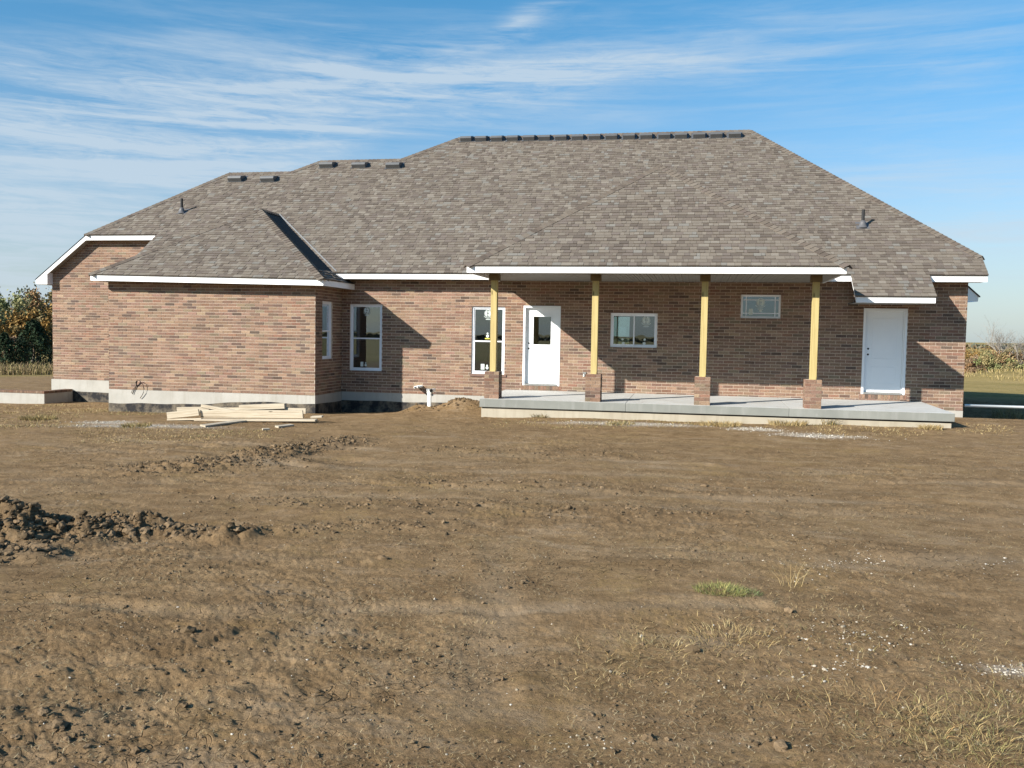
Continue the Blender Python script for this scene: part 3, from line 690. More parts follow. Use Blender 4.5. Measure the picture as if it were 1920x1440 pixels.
# ---- roof shingles
STn = [((0.148, 0.128, 0.107), 6), ((0.168, 0.148, 0.125), 5), ((0.125, 0.105, 0.089), 4), ((0.101, 0.085, 0.073), 3), ((0.191, 0.172, 0.148), 2), ((0.174, 0.168, 0.154), 1.5), ((0.136, 0.115, 0.102), 3)]
STc = np.array([b[0] for b in STn]); STc = STc.mean(0)+(STc-STc.mean(0))*.86; STc = STc*np.array([.97, .955, .935]); STw = np.array([b[1] for b in STn], float); STw /= STw.sum()
ROOF = None
def shingle_field(o, ud, vd, nd, poly, seed, parent=None, expo=EXPO):
    """tabs on plane o + u*ud + v*vd, polygon in (u, v) counter-clockwise"""
    o, ud, vd, nd = (np.array(k, float) for k in (o, ud, vd, nd))
    if poly_area(poly) < 0: poly = poly[::-1]
    us = [p[0] for p in poly]; vs = [p[1] for p in poly]
    for r in range(int(math.floor(min(vs)/expo+1e-6)), int(math.ceil(max(vs)/expo-1e-6))):
        rr = random.Random(seed*7919+r); u = -30+rr.uniform(0, 1); v0, v1 = r*expo, (r+1)*expo
        while u < max(us):
            wd = rr.choice((.08, .10, .12, .14, .165, .165, .20, .24)); ti = rr.choices(range(len(STn)), [b[1] for b in STn])[0]; f = rr.uniform(.93, 1.07); up = rr.random() < .5
            if u+wd > min(us):
                p = clip_poly([(u+.002, v0-(.004 if up else 0)), (u+wd-.002, v0-(.004 if up else 0)), (u+wd-.002, v1-.0005), (u+.002, v1-.0005)], poly)
                if len(p) > 2 and poly_area(p) > 2e-4:
                    h = .020 if up else .010
                    V = [o+ud*a+vd*b+nd*(.002+h*(1-(b-v0)/(expo*1.15))) for a, b in p]+[o+ud*a+vd*b-nd*.004 for a, b in p]; n = len(p)
                    piece('shingle', V, [tuple(range(n))]+[(k, n+k, n+(k+1) % n, (k+1) % n) for k in range(n)], STc[ti]*f, M_SHING, parent or ROOF)
            u += wd
def plane_field(P, eave_a, eave_b, seed, exact=None):
    """shingle a planar polygon P (3D); eave_a -> eave_b gives the course direction, v = 0 on that line"""
    P = [np.array(p, float) for p in P]; a = np.array(eave_a, float); b = np.array(eave_b, float)
    u = (b-a)/np.linalg.norm(b-a); n = np.zeros(3)
    for i in range(len(P)): n += np.cross(P[i], P[(i+1) % len(P)])
    n /= np.linalg.norm(n); n = n if n[2] > 0 else -n; v = np.cross(n, u)
    if v[2] < 0: u = -u; v = -v
    v = np.cross(n, u); shingle_field(a, u, v, n, [((p-a)@u, (p-a)@v) for p in P], seed)
    return n
RIDG = []
R1a, R1b, R2a, R2b, R3a, R3b, P1 = [on_roof(*k) for k in ((430, 325), (545, 324), (600, 304), (752, 299), (860, 258), (1408, 247), (1842, 482))]
yR1 = snap((R1a[1]+R1b[1])/2); yR2 = snap((R2a[1]+R2b[1])/2); yR3 = snap((R3a[1]+R3b[1])/2)
for p, y in ((R1a, yR1), (R1b, yR1), (R2a, yR2), (R2b, yR2), (R3a, yR3), (R3b, yR3)): p[1] = y; p[2] = roofz(y)
XL = on_roof(290.3, 444.2)[0]; XRr = 7.62; XA0, XA1 = 4.575, 6.335; YA = snap(-1.2)
P1[0] = XRr+.03; YF = 13.65
def rp(x, y): return np.array([x, y, roofz(y)])
# underlay shell of the whole roof (also the street side)
mb = MB(); dz = np.array([0, 0, -.02])
def q(*pts): mb.add([np.array(p, float)+dz for p in pts], [tuple(range(len(pts)))])
hx = lambda y: P1[0]+(R3b[0]-P1[0])*(y-P1[1])/(yR3-P1[1])
q(rp(XL, -OE), rp(XRr, -OE), rp(P1[0], P1[1]), rp(hx(LRK), LRK), rp(XL, LRK)); q(rp(P0[0], LRK), rp(hx(LRK), LRK), rp(hx(yR1), yR1), R1a)
q(R1b, rp(hx(yR1), yR1), rp(hx(yR2), yR2), R2a); q(R2b, rp(hx(yR2), yR2), R3b, R3a)
q(rp(XA0, YA), rp(XA1, YA), rp(XA1, -OE), rp(XA0, -OE))
FB = lambda x: np.array([x, YF, ZE])
tops = [P0, R1a, R1b, R2a, R2b, R3a, R3b]
q(P0, R1a, FB(R1a[0]), FB(TIP[0]), TIP); q(R1a, R1b, FB(R1b[0]), FB(R1a[0])); q(R1b, R2a, FB(R2a[0]), FB(R1b[0])); q(R2a, R2b, FB(R2b[0]), FB(R2a[0])); q(R2b, R3a, FB(R3a[0]), FB(R2b[0])); q(R3a, R3b, FB(R3b[0]), FB(R3a[0]))
q(P1, np.array([P1[0], 2*yR3-P1[1], P1[2]]), R3b); q(R3b, np.array([P1[0], 2*yR3-P1[1], P1[2]]), FB(XRr), FB(R3b[0]))
ROOF = mb.build('roof', M_UNDER, HOUSE)
un = np.array([1.0, 0, 0]); vn = np.array([0, 1, T])/math.hypot(1, T); nn = np.array([0, -T, 1])/math.hypot(1, T); o0 = np.array([0, -OE, ZE])
def uv(x, y): return (x, (y+OE)*math.hypot(1, T))
for poly in ([uv(XL, -OE), uv(XRr, -OE), uv(P1[0], P1[1]), uv(P1[0]+(R3b[0]-P1[0])*(LRK-P1[1])/(yR3-P1[1]), LRK), uv(XL, LRK)],
             [uv(P0[0], LRK), uv(P1[0]+(R3b[0]-P1[0])*(LRK-P1[1])/(yR3-P1[1]), LRK), uv(P1[0]+(R3b[0]-P1[0])*(yR1-P1[1])/(yR3-P1[1]), yR1), uv(R1a[0], yR1)],
             [uv(R1b[0], yR1), uv(P1[0]+(R3b[0]-P1[0])*(yR1-P1[1])/(yR3-P1[1]), yR1), uv(P1[0]+(R3b[0]-P1[0])*(yR2-P1[1])/(yR3-P1[1]), yR2), uv(R2a[0], yR2)],
             [uv(R2b[0], yR2), uv(P1[0]+(R3b[0]-P1[0])*(yR2-P1[1])/(yR3-P1[1]), yR2), uv(R3b[0], yR3), uv(R3a[0], yR3)],
             [uv(XA0, YA), uv(XA1, YA), uv(XA1, -OE), uv(XA0, -OE)]):
    shingle_field(o0, un, vn, nn, poly, 3)
# porch roof (hip) and the hip roof over the left wing
PL, PR_, PY, PZ = -4.149, 4.064, -3.47, 3.020
TP = .705; hw = (PR_-PL)/2; PAx, PAy, PAz = (PL+PR_)/2, PY+hw, PZ+hw*TP; PBy = (PAz-ZE)/T-OE
pA = np.array([PAx, PAy, PAz]); pB = np.array([PAx, PBy, PAz]); c0 = np.array([PL, PY, PZ]); c1 = np.array([PR_, PY, PZ])
yv = (PZ-ZE)/T-OE
plane_field([c0, c1, pA], c0, c1, 11); plane_field([c1, (PR_, yv, PZ), pB, pA], c1, (PR_, 0, PZ), 12); plane_field([c0, pA, pB, (PL, yv, PZ)], (PL, 0, PZ), c0, 13)
BL_, BR_ = hy(166.9, 513.6, BY-.4), hy(607, 523, BY-.4); BYE = BY-.4
BL_[2] = 2.868; BR_[2] = 2.775
TB = .655; hwb = (BR_[0]-BL_[0])/2; bA = np.array([(BL_[0]+BR_[0])/2-.08, BYE+hwb, 2.82+hwb*TB]); bB = np.array([bA[0], (bA[2]-ZE)/T-OE, bA[2]])
plane_field([BL_, BR_, bA], BL_, BR_, 21)
xs_ = BR_[0]-(ZE+.012-BR_[2])*(BR_[0]-bA[0])/(bA[2]-BR_[2])
plane_field([BR_, (BR_[0], .0, BR_[2]), (xs_, .0, ZE+.01), (xs_, -OE-.02, ZE+.01), bB, bA], BR_, (BR_[0], 0, BR_[2]), 22)
plane_field([BL_, bA, bB, (BL_[0]+.2, -.4, BL_[2]+.12), (BL_[0], -.4, BL_[2])], (BL_[0], 0, BL_[2]), BL_, 23)
mb = MB(); dz = np.array([0, 0, -.015])
q(c0, c1, pA); q(c1, (PR_, yv, PZ), pB, pA); q(c0, pA, pB, (PL, yv, PZ)); q(BL_, BR_, bA)
q(BR_, (BR_[0], 0, BR_[2]), (xs_, 0, ZE), (xs_, -OE, ZE), bB, bA); q(BL_, bA, bB, (BL_[0], -.3, BL_[2]))
mb.build('roof', M_UNDER, HOUSE)
# valley metal
mb = MB()
for (a, b) in (((xs_+.03, -OE+.05, ZE+.04), bB+np.array([0, 0, .01])),):
    a = np.array(a); d = b-a; side = np.array([1.0, 0, 0]); up = np.array([0, -.3, .012])
    mb.add([a+up*.1, a+side*.045+up*.1+np.array([0, 0, .006]), b+side*.045+up*.1+np.array([0, 0, .012]), b+up*.1], [(0, 1, 2, 3)])
mb.build('valley_flashing', M_GALV, ROOF)
# ridge and hip caps
def caps(A, B, d1, d2, wd=.155, step=.142, over=.035):
    A, B = np.array(A, float), np.array(B, float); L = np.linalg.norm(B-A); t = (B-A)/L
    d1 = np.array(d1, float); d1 -= t*(d1@t); d1 /= np.linalg.norm(d1); d2 = np.array(d2, float); d2 -= t*(d2@t); d2 /= np.linalg.norm(d2)
    n = int(L/step)
    up = -(d1+d2); up = up/np.linalg.norm(up) if np.linalg.norm(up) > .05 else np.array([0, 0, 1.0])
    if up[2] < 0: up = -up
    for k in range(n+1):
        a = A+t*(k*step-.005); b = A+t*min(L, (k+1)*step+over); e = .033; f = .018
        V = [a+up*e, b+up*f, a+d1*wd+up*e*.75, b+d1*wd+up*f*.75, a+d2*wd+up*e*.75, b+d2*wd+up*f*.75, a+d1*wd, a, a+d2*wd, b+d1*wd, b+d2*wd]
        F = [(0, 2, 3, 1), (1, 5, 4, 0), (0, 7, 6, 2), (4, 8, 7, 0), (2, 6, 9, 3), (5, 10, 8, 4)]
        us = [project(v)[:2] for v in (V[0], V[2], V[3], V[1])]; ar = .5*sum(us[i][0]*us[(i+1) % 4][1]-us[(i+1) % 4][0]*us[i][1] for i in range(4))
        if ar > 0: F[0] = F[0][::-1]; F[1] = F[1][::-1]
        piece('cap_shingle', V, F, STc[rng.choice(len(STc), p=STw)]*rng.uniform(.80, .94)*np.array([1.0, .97, .95]), M_SHING, ROOF)
down_f = np.array([0, -1, -T]); down_b = np.array([0, 1, -T]); down_l = np.array([-1, 0, -.75]); down_r = np.array([1, 0, -.85])
for a, b, d1, d2 in ((P0, R1a, down_f, down_l), (R1b, R2a, down_f, (-1, .2, -.7)), (R2b, R3a, down_f, (-1, .2, -.7)), (P1, R3b, down_f, down_r), (R1a, R1b, down_f, down_b), (R2a, R2b, down_f, down_b), (R3a, R3b, down_f, down_b),
                     (c0, pA, (0, -1, -TP), (-1, 0, -TP)), (c1, pA, (0, -1, -TP), (1, 0, -TP)), (pA, pB, (-1, 0, -TP), (1, 0, -TP)),
                     (BL_, bA, (0, -1, -TB), (-1, 0, -TB)), (BR_, bA, (0, -1, -TB), (1, 0, -TB)), (bA, bB, (-1, 0, -TB), (1, 0, -TB))): caps(a, b, d1, d2)
flush('brick', 'brickwork', HOUSE); flush('shingle', 'shingle_courses', ROOF); flush('cap_shingle', 'ridge_courses', ROOF)

# ---- fascias (white boards), soffits
def beam(mb, a, b, outward, h=.150, th=.03, drop=.012):
    a, b, o = np.array(a, float), np.array(b, float), np.array(outward, float); z = np.array([0, 0, 1.0])
    A = [a-z*drop, b-z*drop, b-z*(drop+h), a-z*(drop+h)]
    mb.add([p for p in A]+[p-o*th for p in A], [(3, 2, 1, 0), (4, 5, 6, 7), (0, 1, 5, 4), (2, 3, 7, 6), (1, 2, 6, 5), (3, 0, 4, 7)])
I = .022     # shingles overhang the board
def fascia(a, b, o, **k): m_ = MB(); beam(m_, a, b, o, **k); return m_.build('fascia', M_WHITE, HOUSE)
fascia((xs_-.02, -OE+I, ZE), (PL+.05+.6, -OE+I, ZE), (0, -1, 0)); fascia((PR_-.35, -OE+I, ZE), (XA0+.02, -OE+I, ZE), (0, -1, 0)); fascia((XA1-.02, -OE+I, ZE), (XRr-.015, -OE+I, ZE), (0, -1, 0))
ZA = roofz(YA); fascia((XA0+.02, YA+I, ZA), (XA1-.02, YA+I, ZA), (0, -1, 0), h=.14)
for x, s in ((XA0+.02, -1), (XA1-.02, 1)): fascia((x, YA+I+.03, ZA), (x, 0-.01, roofz(-.0)), (s, 0, 0), h=.12)
mb = MB(); mb.box(XA0+.05, XA1-.05, YA+.06, -.008, ZA-.15, ZA-.14); mb.build('soffit', M_SOFFIT, HOUSE)
fascia((PL+I, PY+I, PZ), (PR_-I-.02, PY+I, PZ), (0, -1, 0)); fascia((PL+I, PY+I+.03, PZ), (PL+I, -.01, PZ), (-1, 0, 0)); fascia((PR_-I-.02, PY+I+.03, PZ), (PR_-I-.02, -.01, PZ), (1, 0, 0))
e = np.array([I, I, 0]); fascia(BL_+e, BR_+e*(-1, 1, 0), (0, -1, 0)); fascia(BR_+e*(-1, 1, 0)+np.array([0, .03, 0]), (BR_[0]-I, -.01, BR_[2]-.0), (1, 0, 0)); fascia(BL_+e+np.array([0, .03, 0]), (BL_[0]+I, -.35, BL_[2]), (-1, 0, 0))
fascia((P0[0]+.02, LRK+I, P0[2]), (XL+.1, LRK+I, P0[2]), (0, -1, 0))
fascia((XL+.02, -OE+I, ZE), (XL+.02, LRK+.3, roofz(LRK+.3)), (-1, 0, 0), h=.12)
fascia((TIP[0]+.02, LRK+I, TIP[2]), (P0[0]+.02, LRK+I, P0[2]), (0, -1, 0))
fascia((XRr-.02, -OE+I+.03, ZE), (XRr-.02, P1[1]+.05, P1[2]), (1, 0, 0)); fascia((XRr-.02, P1[1]+.05, P1[2]), (XRr-.02, 2*yR3-P1[1], P1[2]), (1, 0, 0)); fascia((TIP[0]+.02, LRK+I+.03, TIP[2]), (TIP[0]+.02, YF, TIP[2]), (-1, 0, 0))
# gable eave: rake soffit, cornice return box
mb = MB(); zt = TIP[2]-.165
for (x0, z0, x1, z1) in ((LX-.02+.0, zl(LX), P0[0]+.02, P0[2]-.165),): mb.add([(x0, LRK+.052, z0), (x1, LRK+.052, z1), (x1, LY, z1), (x0, LY, z0)], [(0, 1, 2, 3)])
mb.add([(P0[0], LRK+.052, ztop-.008), (XL+.3, LRK+.052, ztop-.008), (XL+.3, LY, ztop-.008), (P0[0], LY, ztop-.008)], [(0, 1, 2, 3)]); mb.build('soffit', M_SOFFIT, HOUSE)
mb = MB(); xr = TIP[0]+.42; f0, f1 = LRK+I+.005, LY-.008
prof = [(TIP[0]+.03, TIP[2]-.155), (xr, TIP[2]-.162), (xr, TIP[2]-.02+(xr-TIP[0])*SL-.10), (TIP[0]+.03, TIP[2]-.03)]
mb.add([(x, f0, z) for x, z in prof]+[(x, f1, z) for x, z in prof], [(0, 1, 2, 3), (7, 6, 5, 4), (0, 4, 5, 1), (1, 5, 6, 2), (2, 6, 7, 3), (3, 7, 4, 0)]); mb.build('cornice_return', M_WHITE, HOUSE)
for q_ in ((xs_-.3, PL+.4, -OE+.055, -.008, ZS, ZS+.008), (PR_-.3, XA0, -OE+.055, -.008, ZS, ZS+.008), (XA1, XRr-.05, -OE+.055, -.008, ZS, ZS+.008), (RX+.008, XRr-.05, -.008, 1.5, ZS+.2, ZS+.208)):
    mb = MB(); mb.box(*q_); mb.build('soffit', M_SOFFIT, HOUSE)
zs1, zs2 = BL_[2]-.150, BR_[2]-.150
mb = MB()
for (x0, x1, y0, y1) in ((BL_[0]+.05, BR_[0]-.05, BYE+.055, BY-.008), (BR_[0]-.40, BR_[0]-.05, BY-.008, -.01), (BL_[0]+.05, BX1-.008, BY-.008, -.35)):
    zz = lambda x: zs1+(zs2-zs1)*(x-BL_[0])/(BR_[0]-BL_[0])
    mb.add([(x0, y0, zz(x0)), (x1, y0, zz(x1)), (x1, y1, zz(x1)), (x0, y1, zz(x0))], [(0, 1, 2, 3)])
mb.build('soffit', M_SOFFIT, HOUSE)
# porch ceiling, one ribbed panel after another
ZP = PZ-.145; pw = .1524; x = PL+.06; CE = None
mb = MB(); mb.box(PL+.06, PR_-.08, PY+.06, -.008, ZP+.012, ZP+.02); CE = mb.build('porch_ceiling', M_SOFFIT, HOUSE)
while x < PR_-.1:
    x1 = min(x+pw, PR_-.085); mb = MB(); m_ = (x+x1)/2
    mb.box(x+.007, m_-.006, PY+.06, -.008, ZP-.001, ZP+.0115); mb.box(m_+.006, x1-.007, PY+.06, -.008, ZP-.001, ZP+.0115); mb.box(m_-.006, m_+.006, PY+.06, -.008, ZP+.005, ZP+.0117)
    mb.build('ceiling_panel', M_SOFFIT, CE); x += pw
# posts and brick piers
PXS = [(-3.797, -3.469), (-1.437, -1.112), (.997, 1.318), (3.34, 3.687)]; PF = -2.898; ZPT = .615
def dup_tree(src, dx):
    o = src.copy(); col.objects.link(o); o.location.x += dx
    for ch in src.children:
        c = ch.copy(); col.objects.link(c); c.parent = o
    return o
for i, (a, b) in enumerate(PXS):
    cx = (a+b)/2; hw_ = .166; yb = PF+2*hw_
    mb = MB(); mb.box(cx-hw_, cx+hw_, PF, yb, -.02, ZPT-.006); pier = mb.build('pier', M_MORTAR, HOUSE)
    for k in range(8):
        z0, z1 = .0+k*(ZPT/8)+.004, .0+(k+1)*(ZPT/8)-.004
        if k == 0: z0 = -.01
        s = .222 if k % 2 else .108
        for fr, L in ((FR((cx-hw_, PF, 0), (1, 0, 0), (0, -1, 0)), 2*hw_), (FR((cx+hw_, PF, 0), (0, 1, 0), (1, 0, 0)), 2*hw_), (FR((cx-hw_, yb, 0), (0, -1, 0), (-1, 0, 0)), 2*hw_)):
            s2 = s if fr(0, 0, 0)[0] < cx and fr(0, 0, 0)[1] == PF else L-s
            for (p0, p1) in ((-.005, s2-.004), (s2+.004, L+.005)):
                n4 = [(p0, z0), (p1, z0), (p1, z1), (p0, z1)]; pr = .007+rng.uniform(-.001, .001)
                V = [fr(a_, pr, z_) for a_, z_ in n4]+[fr(a_, -.01, z_) for a_, z_ in n4]
                mesh_obj('brick', V, [(0, 1, 2, 3)]+[(q_, 4+q_, 4+(q_+1) % 4, (q_+1) % 4) for q_ in range(4)], M_BRICK, pier, brick_tone())
    ph = .0715; py = PF+hw_+.0
    mb = MB(); mb.box(cx-ph-.012*0, cx+ph, py-ph, py+ph, ZPT-.006, ZP-.002)
    post = mb.build('post', M_POST, HOUSE, bevel=.006)
    mb = MB(); mb.box(cx-.115, cx+.115, py-.115, py-ph-.001, ZP-.15, ZP-.003); mb.box(cx-.115, cx+.115, py+ph+.001, py+.115, ZP-.15, ZP-.003); mb.box(cx-.115, cx-ph-.001, py-ph-.001, py+ph+.001, ZP-.15, ZP-.003); mb.box(cx+ph+.001, cx+.115, py-ph-.001, py+ph+.001, ZP-.15, ZP-.003)
    mb.build('post_collar', M_COLLAR, post)
# roof vents and soil pipes
def vent(cx, ybot, w_=.44, tall=.21):
    f = lambda x, up, n: np.array([x, ybot, roofz(ybot)])+vn*up+nn*n
    mb = MB(); h = w_/2; pr = [(0, .005), (-.015, .15), (.05, .19), (.36, .06), (.38, .005)]
    L = [f(cx-h, a, b) for a, b in pr]; Rr_ = [f(cx+h, a, b) for a, b in pr]; n = len(pr)
    mb.add(L+Rr_, [tuple(range(n)), tuple(reversed(range(n, 2*n)))]+[(k, k+1, n+k+1, n+k) for k in range(n-1)])
    g = lambda x, up, n_: f(x, up, n_)
    mb.add([f(cx-h-.06, -.03, .018), f(cx+h+.06, -.03, .018), f(cx+h+.06, .42, .018), f(cx-h-.06, .42, .018)], [(0, 1, 2, 3)])
    o = mb.build('roof_vent', M_METAL, ROOF)
    mb = MB(); mb.add([f(cx-h+.02, .012, .006), f(cx+h-.02, .012, .006), f(cx+h-.02, -.004, .075), f(cx-h+.02, -.004, .075)], [(0, 1, 2, 3)])
    mb.build('vent_opening', M_GALV, o); return o
for s in (190, 272, 360, 447, 538, 624, 715, 808, 902, 995, 1092, 1188, 1288, 1380, 1481, 1576, 1678):
    u_ = 800+s/2.954+9.5; v_ = 266.5-(u_-873)*7.5/504; p = on_roof(u_, v_); vent(p[0], p[1], .37)
for u_, v_ in ((441, 341.5), (502, 342), (612, 315.5), (673, 316), (737, 316.5)):
    p = on_roof(u_, v_); vent(p[0], p[1], .46)
for u_, v_ in ((341, 399.5), (1617.5, 426)):
    p = on_roof(u_, v_); b = np.array(p)+nn*.012
    mb = MB(); mb.add([b+un*sx*.16+vn*sy for sx, sy in ((-1, -.10), (1, -.10), (1, .26), (-1, .26))], [(0, 1, 2, 3)])
    mb.tube([b-nn*.02, b+np.array([0, 0, .10]), b+np.array([0, 0, .16])], [.115, .075, .05], 14); bt = mb.build('pipe_flashing', M_LEADB, ROOF, True)
    mb = MB(); mb.tube([b+np.array([0, 0, .02]), b+np.array([0, 0, .44])], .04, 12); mb.build('vent_pipe', M_RUBBER, bt)
# angled eave end of the garage wing beyond the east wall
q1, q2 = hy(1815, 539, 9.0), hy(1815, 567, 9.0); q3, q4 = hy(1835, 555.5, 9.72), hy(1833.5, 565.5, 9.70)
tdir = np.array([q3[0]-q1[0], q3[1]-q1[1]]); tdir /= np.linalg.norm(tdir); bk = np.array([tdir[1]*-1, tdir[0]])*3.0; k0 = -(q1[0]-RX-.02)/tdir[0]; sl = (q3[2]-q1[2])/np.hypot(q3[0]-q1[0], q3[1]-q1[1])
A0 = np.array([q1[0]+tdir[0]*k0, q1[1]+tdir[1]*k0, q1[2]+sl*k0*.35]); A1 = np.array([A0[0], A0[1], q2[2]-.03]); fr4 = [A0, q1, q3, q4, q2, A1]; bv = np.array([bk[0], bk[1], 0])
if bv[1] < 0: bv = -bv
mb = MB(); mb.add(fr4+[p+bv for p in fr4], [tuple(range(6)), tuple(reversed(range(6, 12)))]+[(k, 6+k, 6+(k+1) % 6, (k+1) % 6) for k in range(6)]); GE = mb.build('garage_eave', M_WHITE, HOUSE)
wa, wb = A0+bv*.12, (q1+(A0-q1)*.12)+bv*.12; zt_ = q2[2]-.05
mb = MB(); L = [(wa[0], wa[1], -1.4), (wb[0], wb[1], -1.4), (wb[0]+bv[0], wb[1]+bv[1], -1.4), (wa[0]+bv[0], wa[1]+bv[1], -1.4)]; mb.add(L+[(p[0], p[1], zt_) for p in L], [(0, 1, 5, 4), (1, 2, 6, 5), (2, 3, 7, 6), (4, 5, 6, 7)]); WG = mb.build('wall', M_MORTAR, HOUSE)
fg = FR((wa[0], wa[1], 0), tdir3 := np.array([tdir[0], tdir[1], 0]), (tdir[1], -tdir[0], 0)); brick_wall(fg, 0, float(np.linalg.norm((wb-wa)[:2])), ZB, zt_, WG); flush('brick', 'brickwork', WG, 0)
up_ = np.array([0, 0, .012]); ov = np.array([tdir[0]*.07, tdir[1]*.07, -.045]); fo = np.array([tdir[1], -tdir[0], 0])*.03
tp = [A0+up_+fo, q1+up_+fo, q3+ov+up_+fo]; mb = MB(); L = tp+[p+bv*1.02 for p in tp]; L2 = [p+np.array([0, 0, .035]) for p in L]
mb.add(L+L2, [(6, 7, 10, 9), (7, 8, 11, 10), (0, 1, 7, 6), (1, 2, 8, 7), (2, 5, 11, 8), (0, 3, 4, 1), (1, 4, 5, 2)]); mb.build('garage_roof_edge', M_UNDER, GE)

# ================================================================== porch slab
PATIO = empty('porch_slab', (1.2, -1.5, -.2), 'long grey concrete porch slab on a buff footing along the back wall', 'porch slab')
cuts = [-3.902, -.52, 3.02, 6.37]
for i in range(3):
    x0, x1 = cuts[i]+(.002 if i else 0), cuts[i+1]-(.002 if i < 2 else 0); mb = MB(); zb = lambda x: -.215+.02*(x+3.9)/10.3
    V = [(x0, -2.955, zb(x0)), (x1, -2.955, zb(x1)), (x1, -.014, zb(x1)), (x0, -.014, zb(x0)), (x0, -2.955, -.018), (x1, -2.955, -.018), (x1, -.014, .022), (x0, -.014, .022)]
    me = MB(); me.add(V, [(0, 3, 2, 1), (4, 5, 6, 7), (0, 1, 5, 4), (1, 2, 6, 5), (2, 3, 7, 6), (3, 0, 4, 7)])
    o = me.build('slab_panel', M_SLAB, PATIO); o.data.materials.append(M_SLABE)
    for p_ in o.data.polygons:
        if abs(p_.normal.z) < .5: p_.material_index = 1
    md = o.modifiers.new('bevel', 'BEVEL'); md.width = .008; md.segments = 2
mb = MB(); mb.box(-3.87, 6.32, -2.90, -.05, -1.2, -.235); mb.build('footing', M_FOOT, PATIO)
mb = MB(); mb.box(-3.86, 6.31, -2.86, -.05, -.236, -.18); mb.build('joint_filler', M_UNDER, PATIO)

# ================================================================== retaining wall at the left
RW = empty('retaining_wall', (-21, .4, -.9), 'low concrete retaining wall capped with a course of upright bricks', 'wall')
zc = -.46; yf = .30; xe = hy(83, 745, yf)[0]
mb = MB(); mb.box(-27, xe, yf, yf+.2, -1.8, zc-.075); mb.box(xe-.2, xe, yf+.2, LY-.04, -1.8, zc-.075); mb.build('wall_body', M_FOUND, RW)
mb = MB(); mb.box(-27, xe-.003, yf+.003, yf+.2, zc-.075, zc-.006); mb.box(xe-.2, xe-.003, yf+.2, LY-.04, zc-.075, zc-.006); mb.build('mortar_bed', M_MORTAR, RW)
x = -26.9
while x < xe-.03:
    V = MB(); V.box(x+.004, min(x+.072, xe+.004), yf-.012, yf+.212, zc-.072, zc); mesh_obj('brick', V.v, V.f, M_BRICK, RW, brick_tone()*.8); x += .0765
y = yf+.225
while y < LY-.1:
    V = MB(); V.box(xe-.212, xe+.012, y+.004, y+.072, zc-.072, zc); mesh_obj('brick', V.v, V.f, M_BRICK, RW, brick_tone()*.8); y += .0765

# ================================================================== pipes and cable
base = hy(805, 757, -.75); zb = gz(base[0], -.75)
PV = empty('cleanout_pipe', (base[0], -.75, zb), 'upright white plastic clean-out pipe with a side tee standing in the dirt by the wall', 'pipe')
top = hy(805, 735, -.75)[2]
mb = MB(); mb.tube([(base[0], -.75, zb-.15), (base[0], -.75, top-.02)], .052, 16); mb.build('riser', M_PVC, PV, True)
mb = MB(); mb.tube([(base[0], -.75, top-.04), (base[0], -.75, top+.05)], .062, 16); mb.tube([(base[0]-.07, -.75, top+.03), (base[0]+.10, -.75, top+.03)], .058, 16); mb.build('tee', M_PVC, PV, True)
mb = MB(); mb.tube([(base[0]+.11, -.70, top+.05), (base[0]+.11, -.98, top+.05)], .05, 16, cap=False); mb.tube([(base[0]+.11, -.72, top+.05), (base[0]+.11, -.74, top+.05)], .045, 12); mb.build('side_outlet', M_PVC, PV, True)
mb = MB(); disc(mb, FR((0, -.975, 0), (1, 0, 0), (0, -1, 0)), base[0]+.11, top+.05, .034, .0); mb.build('outlet_bore', M_BLACK, PV)
for i, (u_, v_) in enumerate(((778, 726.5), (784.5, 725.5))):
    p = hy(u_, v_, -.30); C_ = empty('conduit_stub', (p[0], -.0, p[2]), ('left' if i == 0 else 'right')+' one of two white conduit stubs poking out of the wall above the dirt heap', 'pipe', 'conduit stubs in the wall')
    mb = MB(); mb.tube([(p[0], .02, p[2]), (p[0], -.30, p[2])], .036, 12); mb.build('tube', M_PVC, C_, True)
    mb = MB(); disc(mb, FR((0, -.302, 0), (1, 0, 0), (0, -1, 0)), p[0], p[2], .022, 0); mb.build('tube_bore', M_BLACK, C_)
pa = hy(1810, 760.5, .25)
mb = MB(); mb.tube([(pa[0]-.02, .25, pa[2]), (pa[0]+3, .26, pa[2]+.0), (pa[0]+6.5, .30, pa[2]+.0)], .036, 12)
tag(mb.build('plastic_pipe', M_PVC, None, True), 'long white plastic pipe lying level across the dark trench at the right corner', 'pipe')
mb = MB()
def px_curve(pts, y): return [hy(u_, v_, y-o_) for u_, v_, o_ in pts]
mb.tube(px_curve([(256, 723, 0), (255, 716, .06), (258, 712, .09), (263, 715, .10), (268, 721, .06), (270, 729, .05), (269, 736, .04), (266, 742, .03), (262.5, 747, .02)], BY-.02), .008, 6)
mb.tube(px_curve([(256, 722, 0), (253, 728, .02), (250, 733, .02), (248, 739, .02)], BY-.02), .008, 6); mb.tube(px_curve([(255, 724, 0), (251, 728, .02), (248, 732, .02), (246, 737, .02)], BY-.02), .006, 6)
mb.tube(px_curve([(255.5, 724, 0), (256, 718, .04), (257, 714, .05)], BY-.02), .016, 6)
tag(mb.build('cable_coil', M_CABLE, None, True), 'loop of dark electrical cable hanging from the brick just above the pale foundation', 'cable')

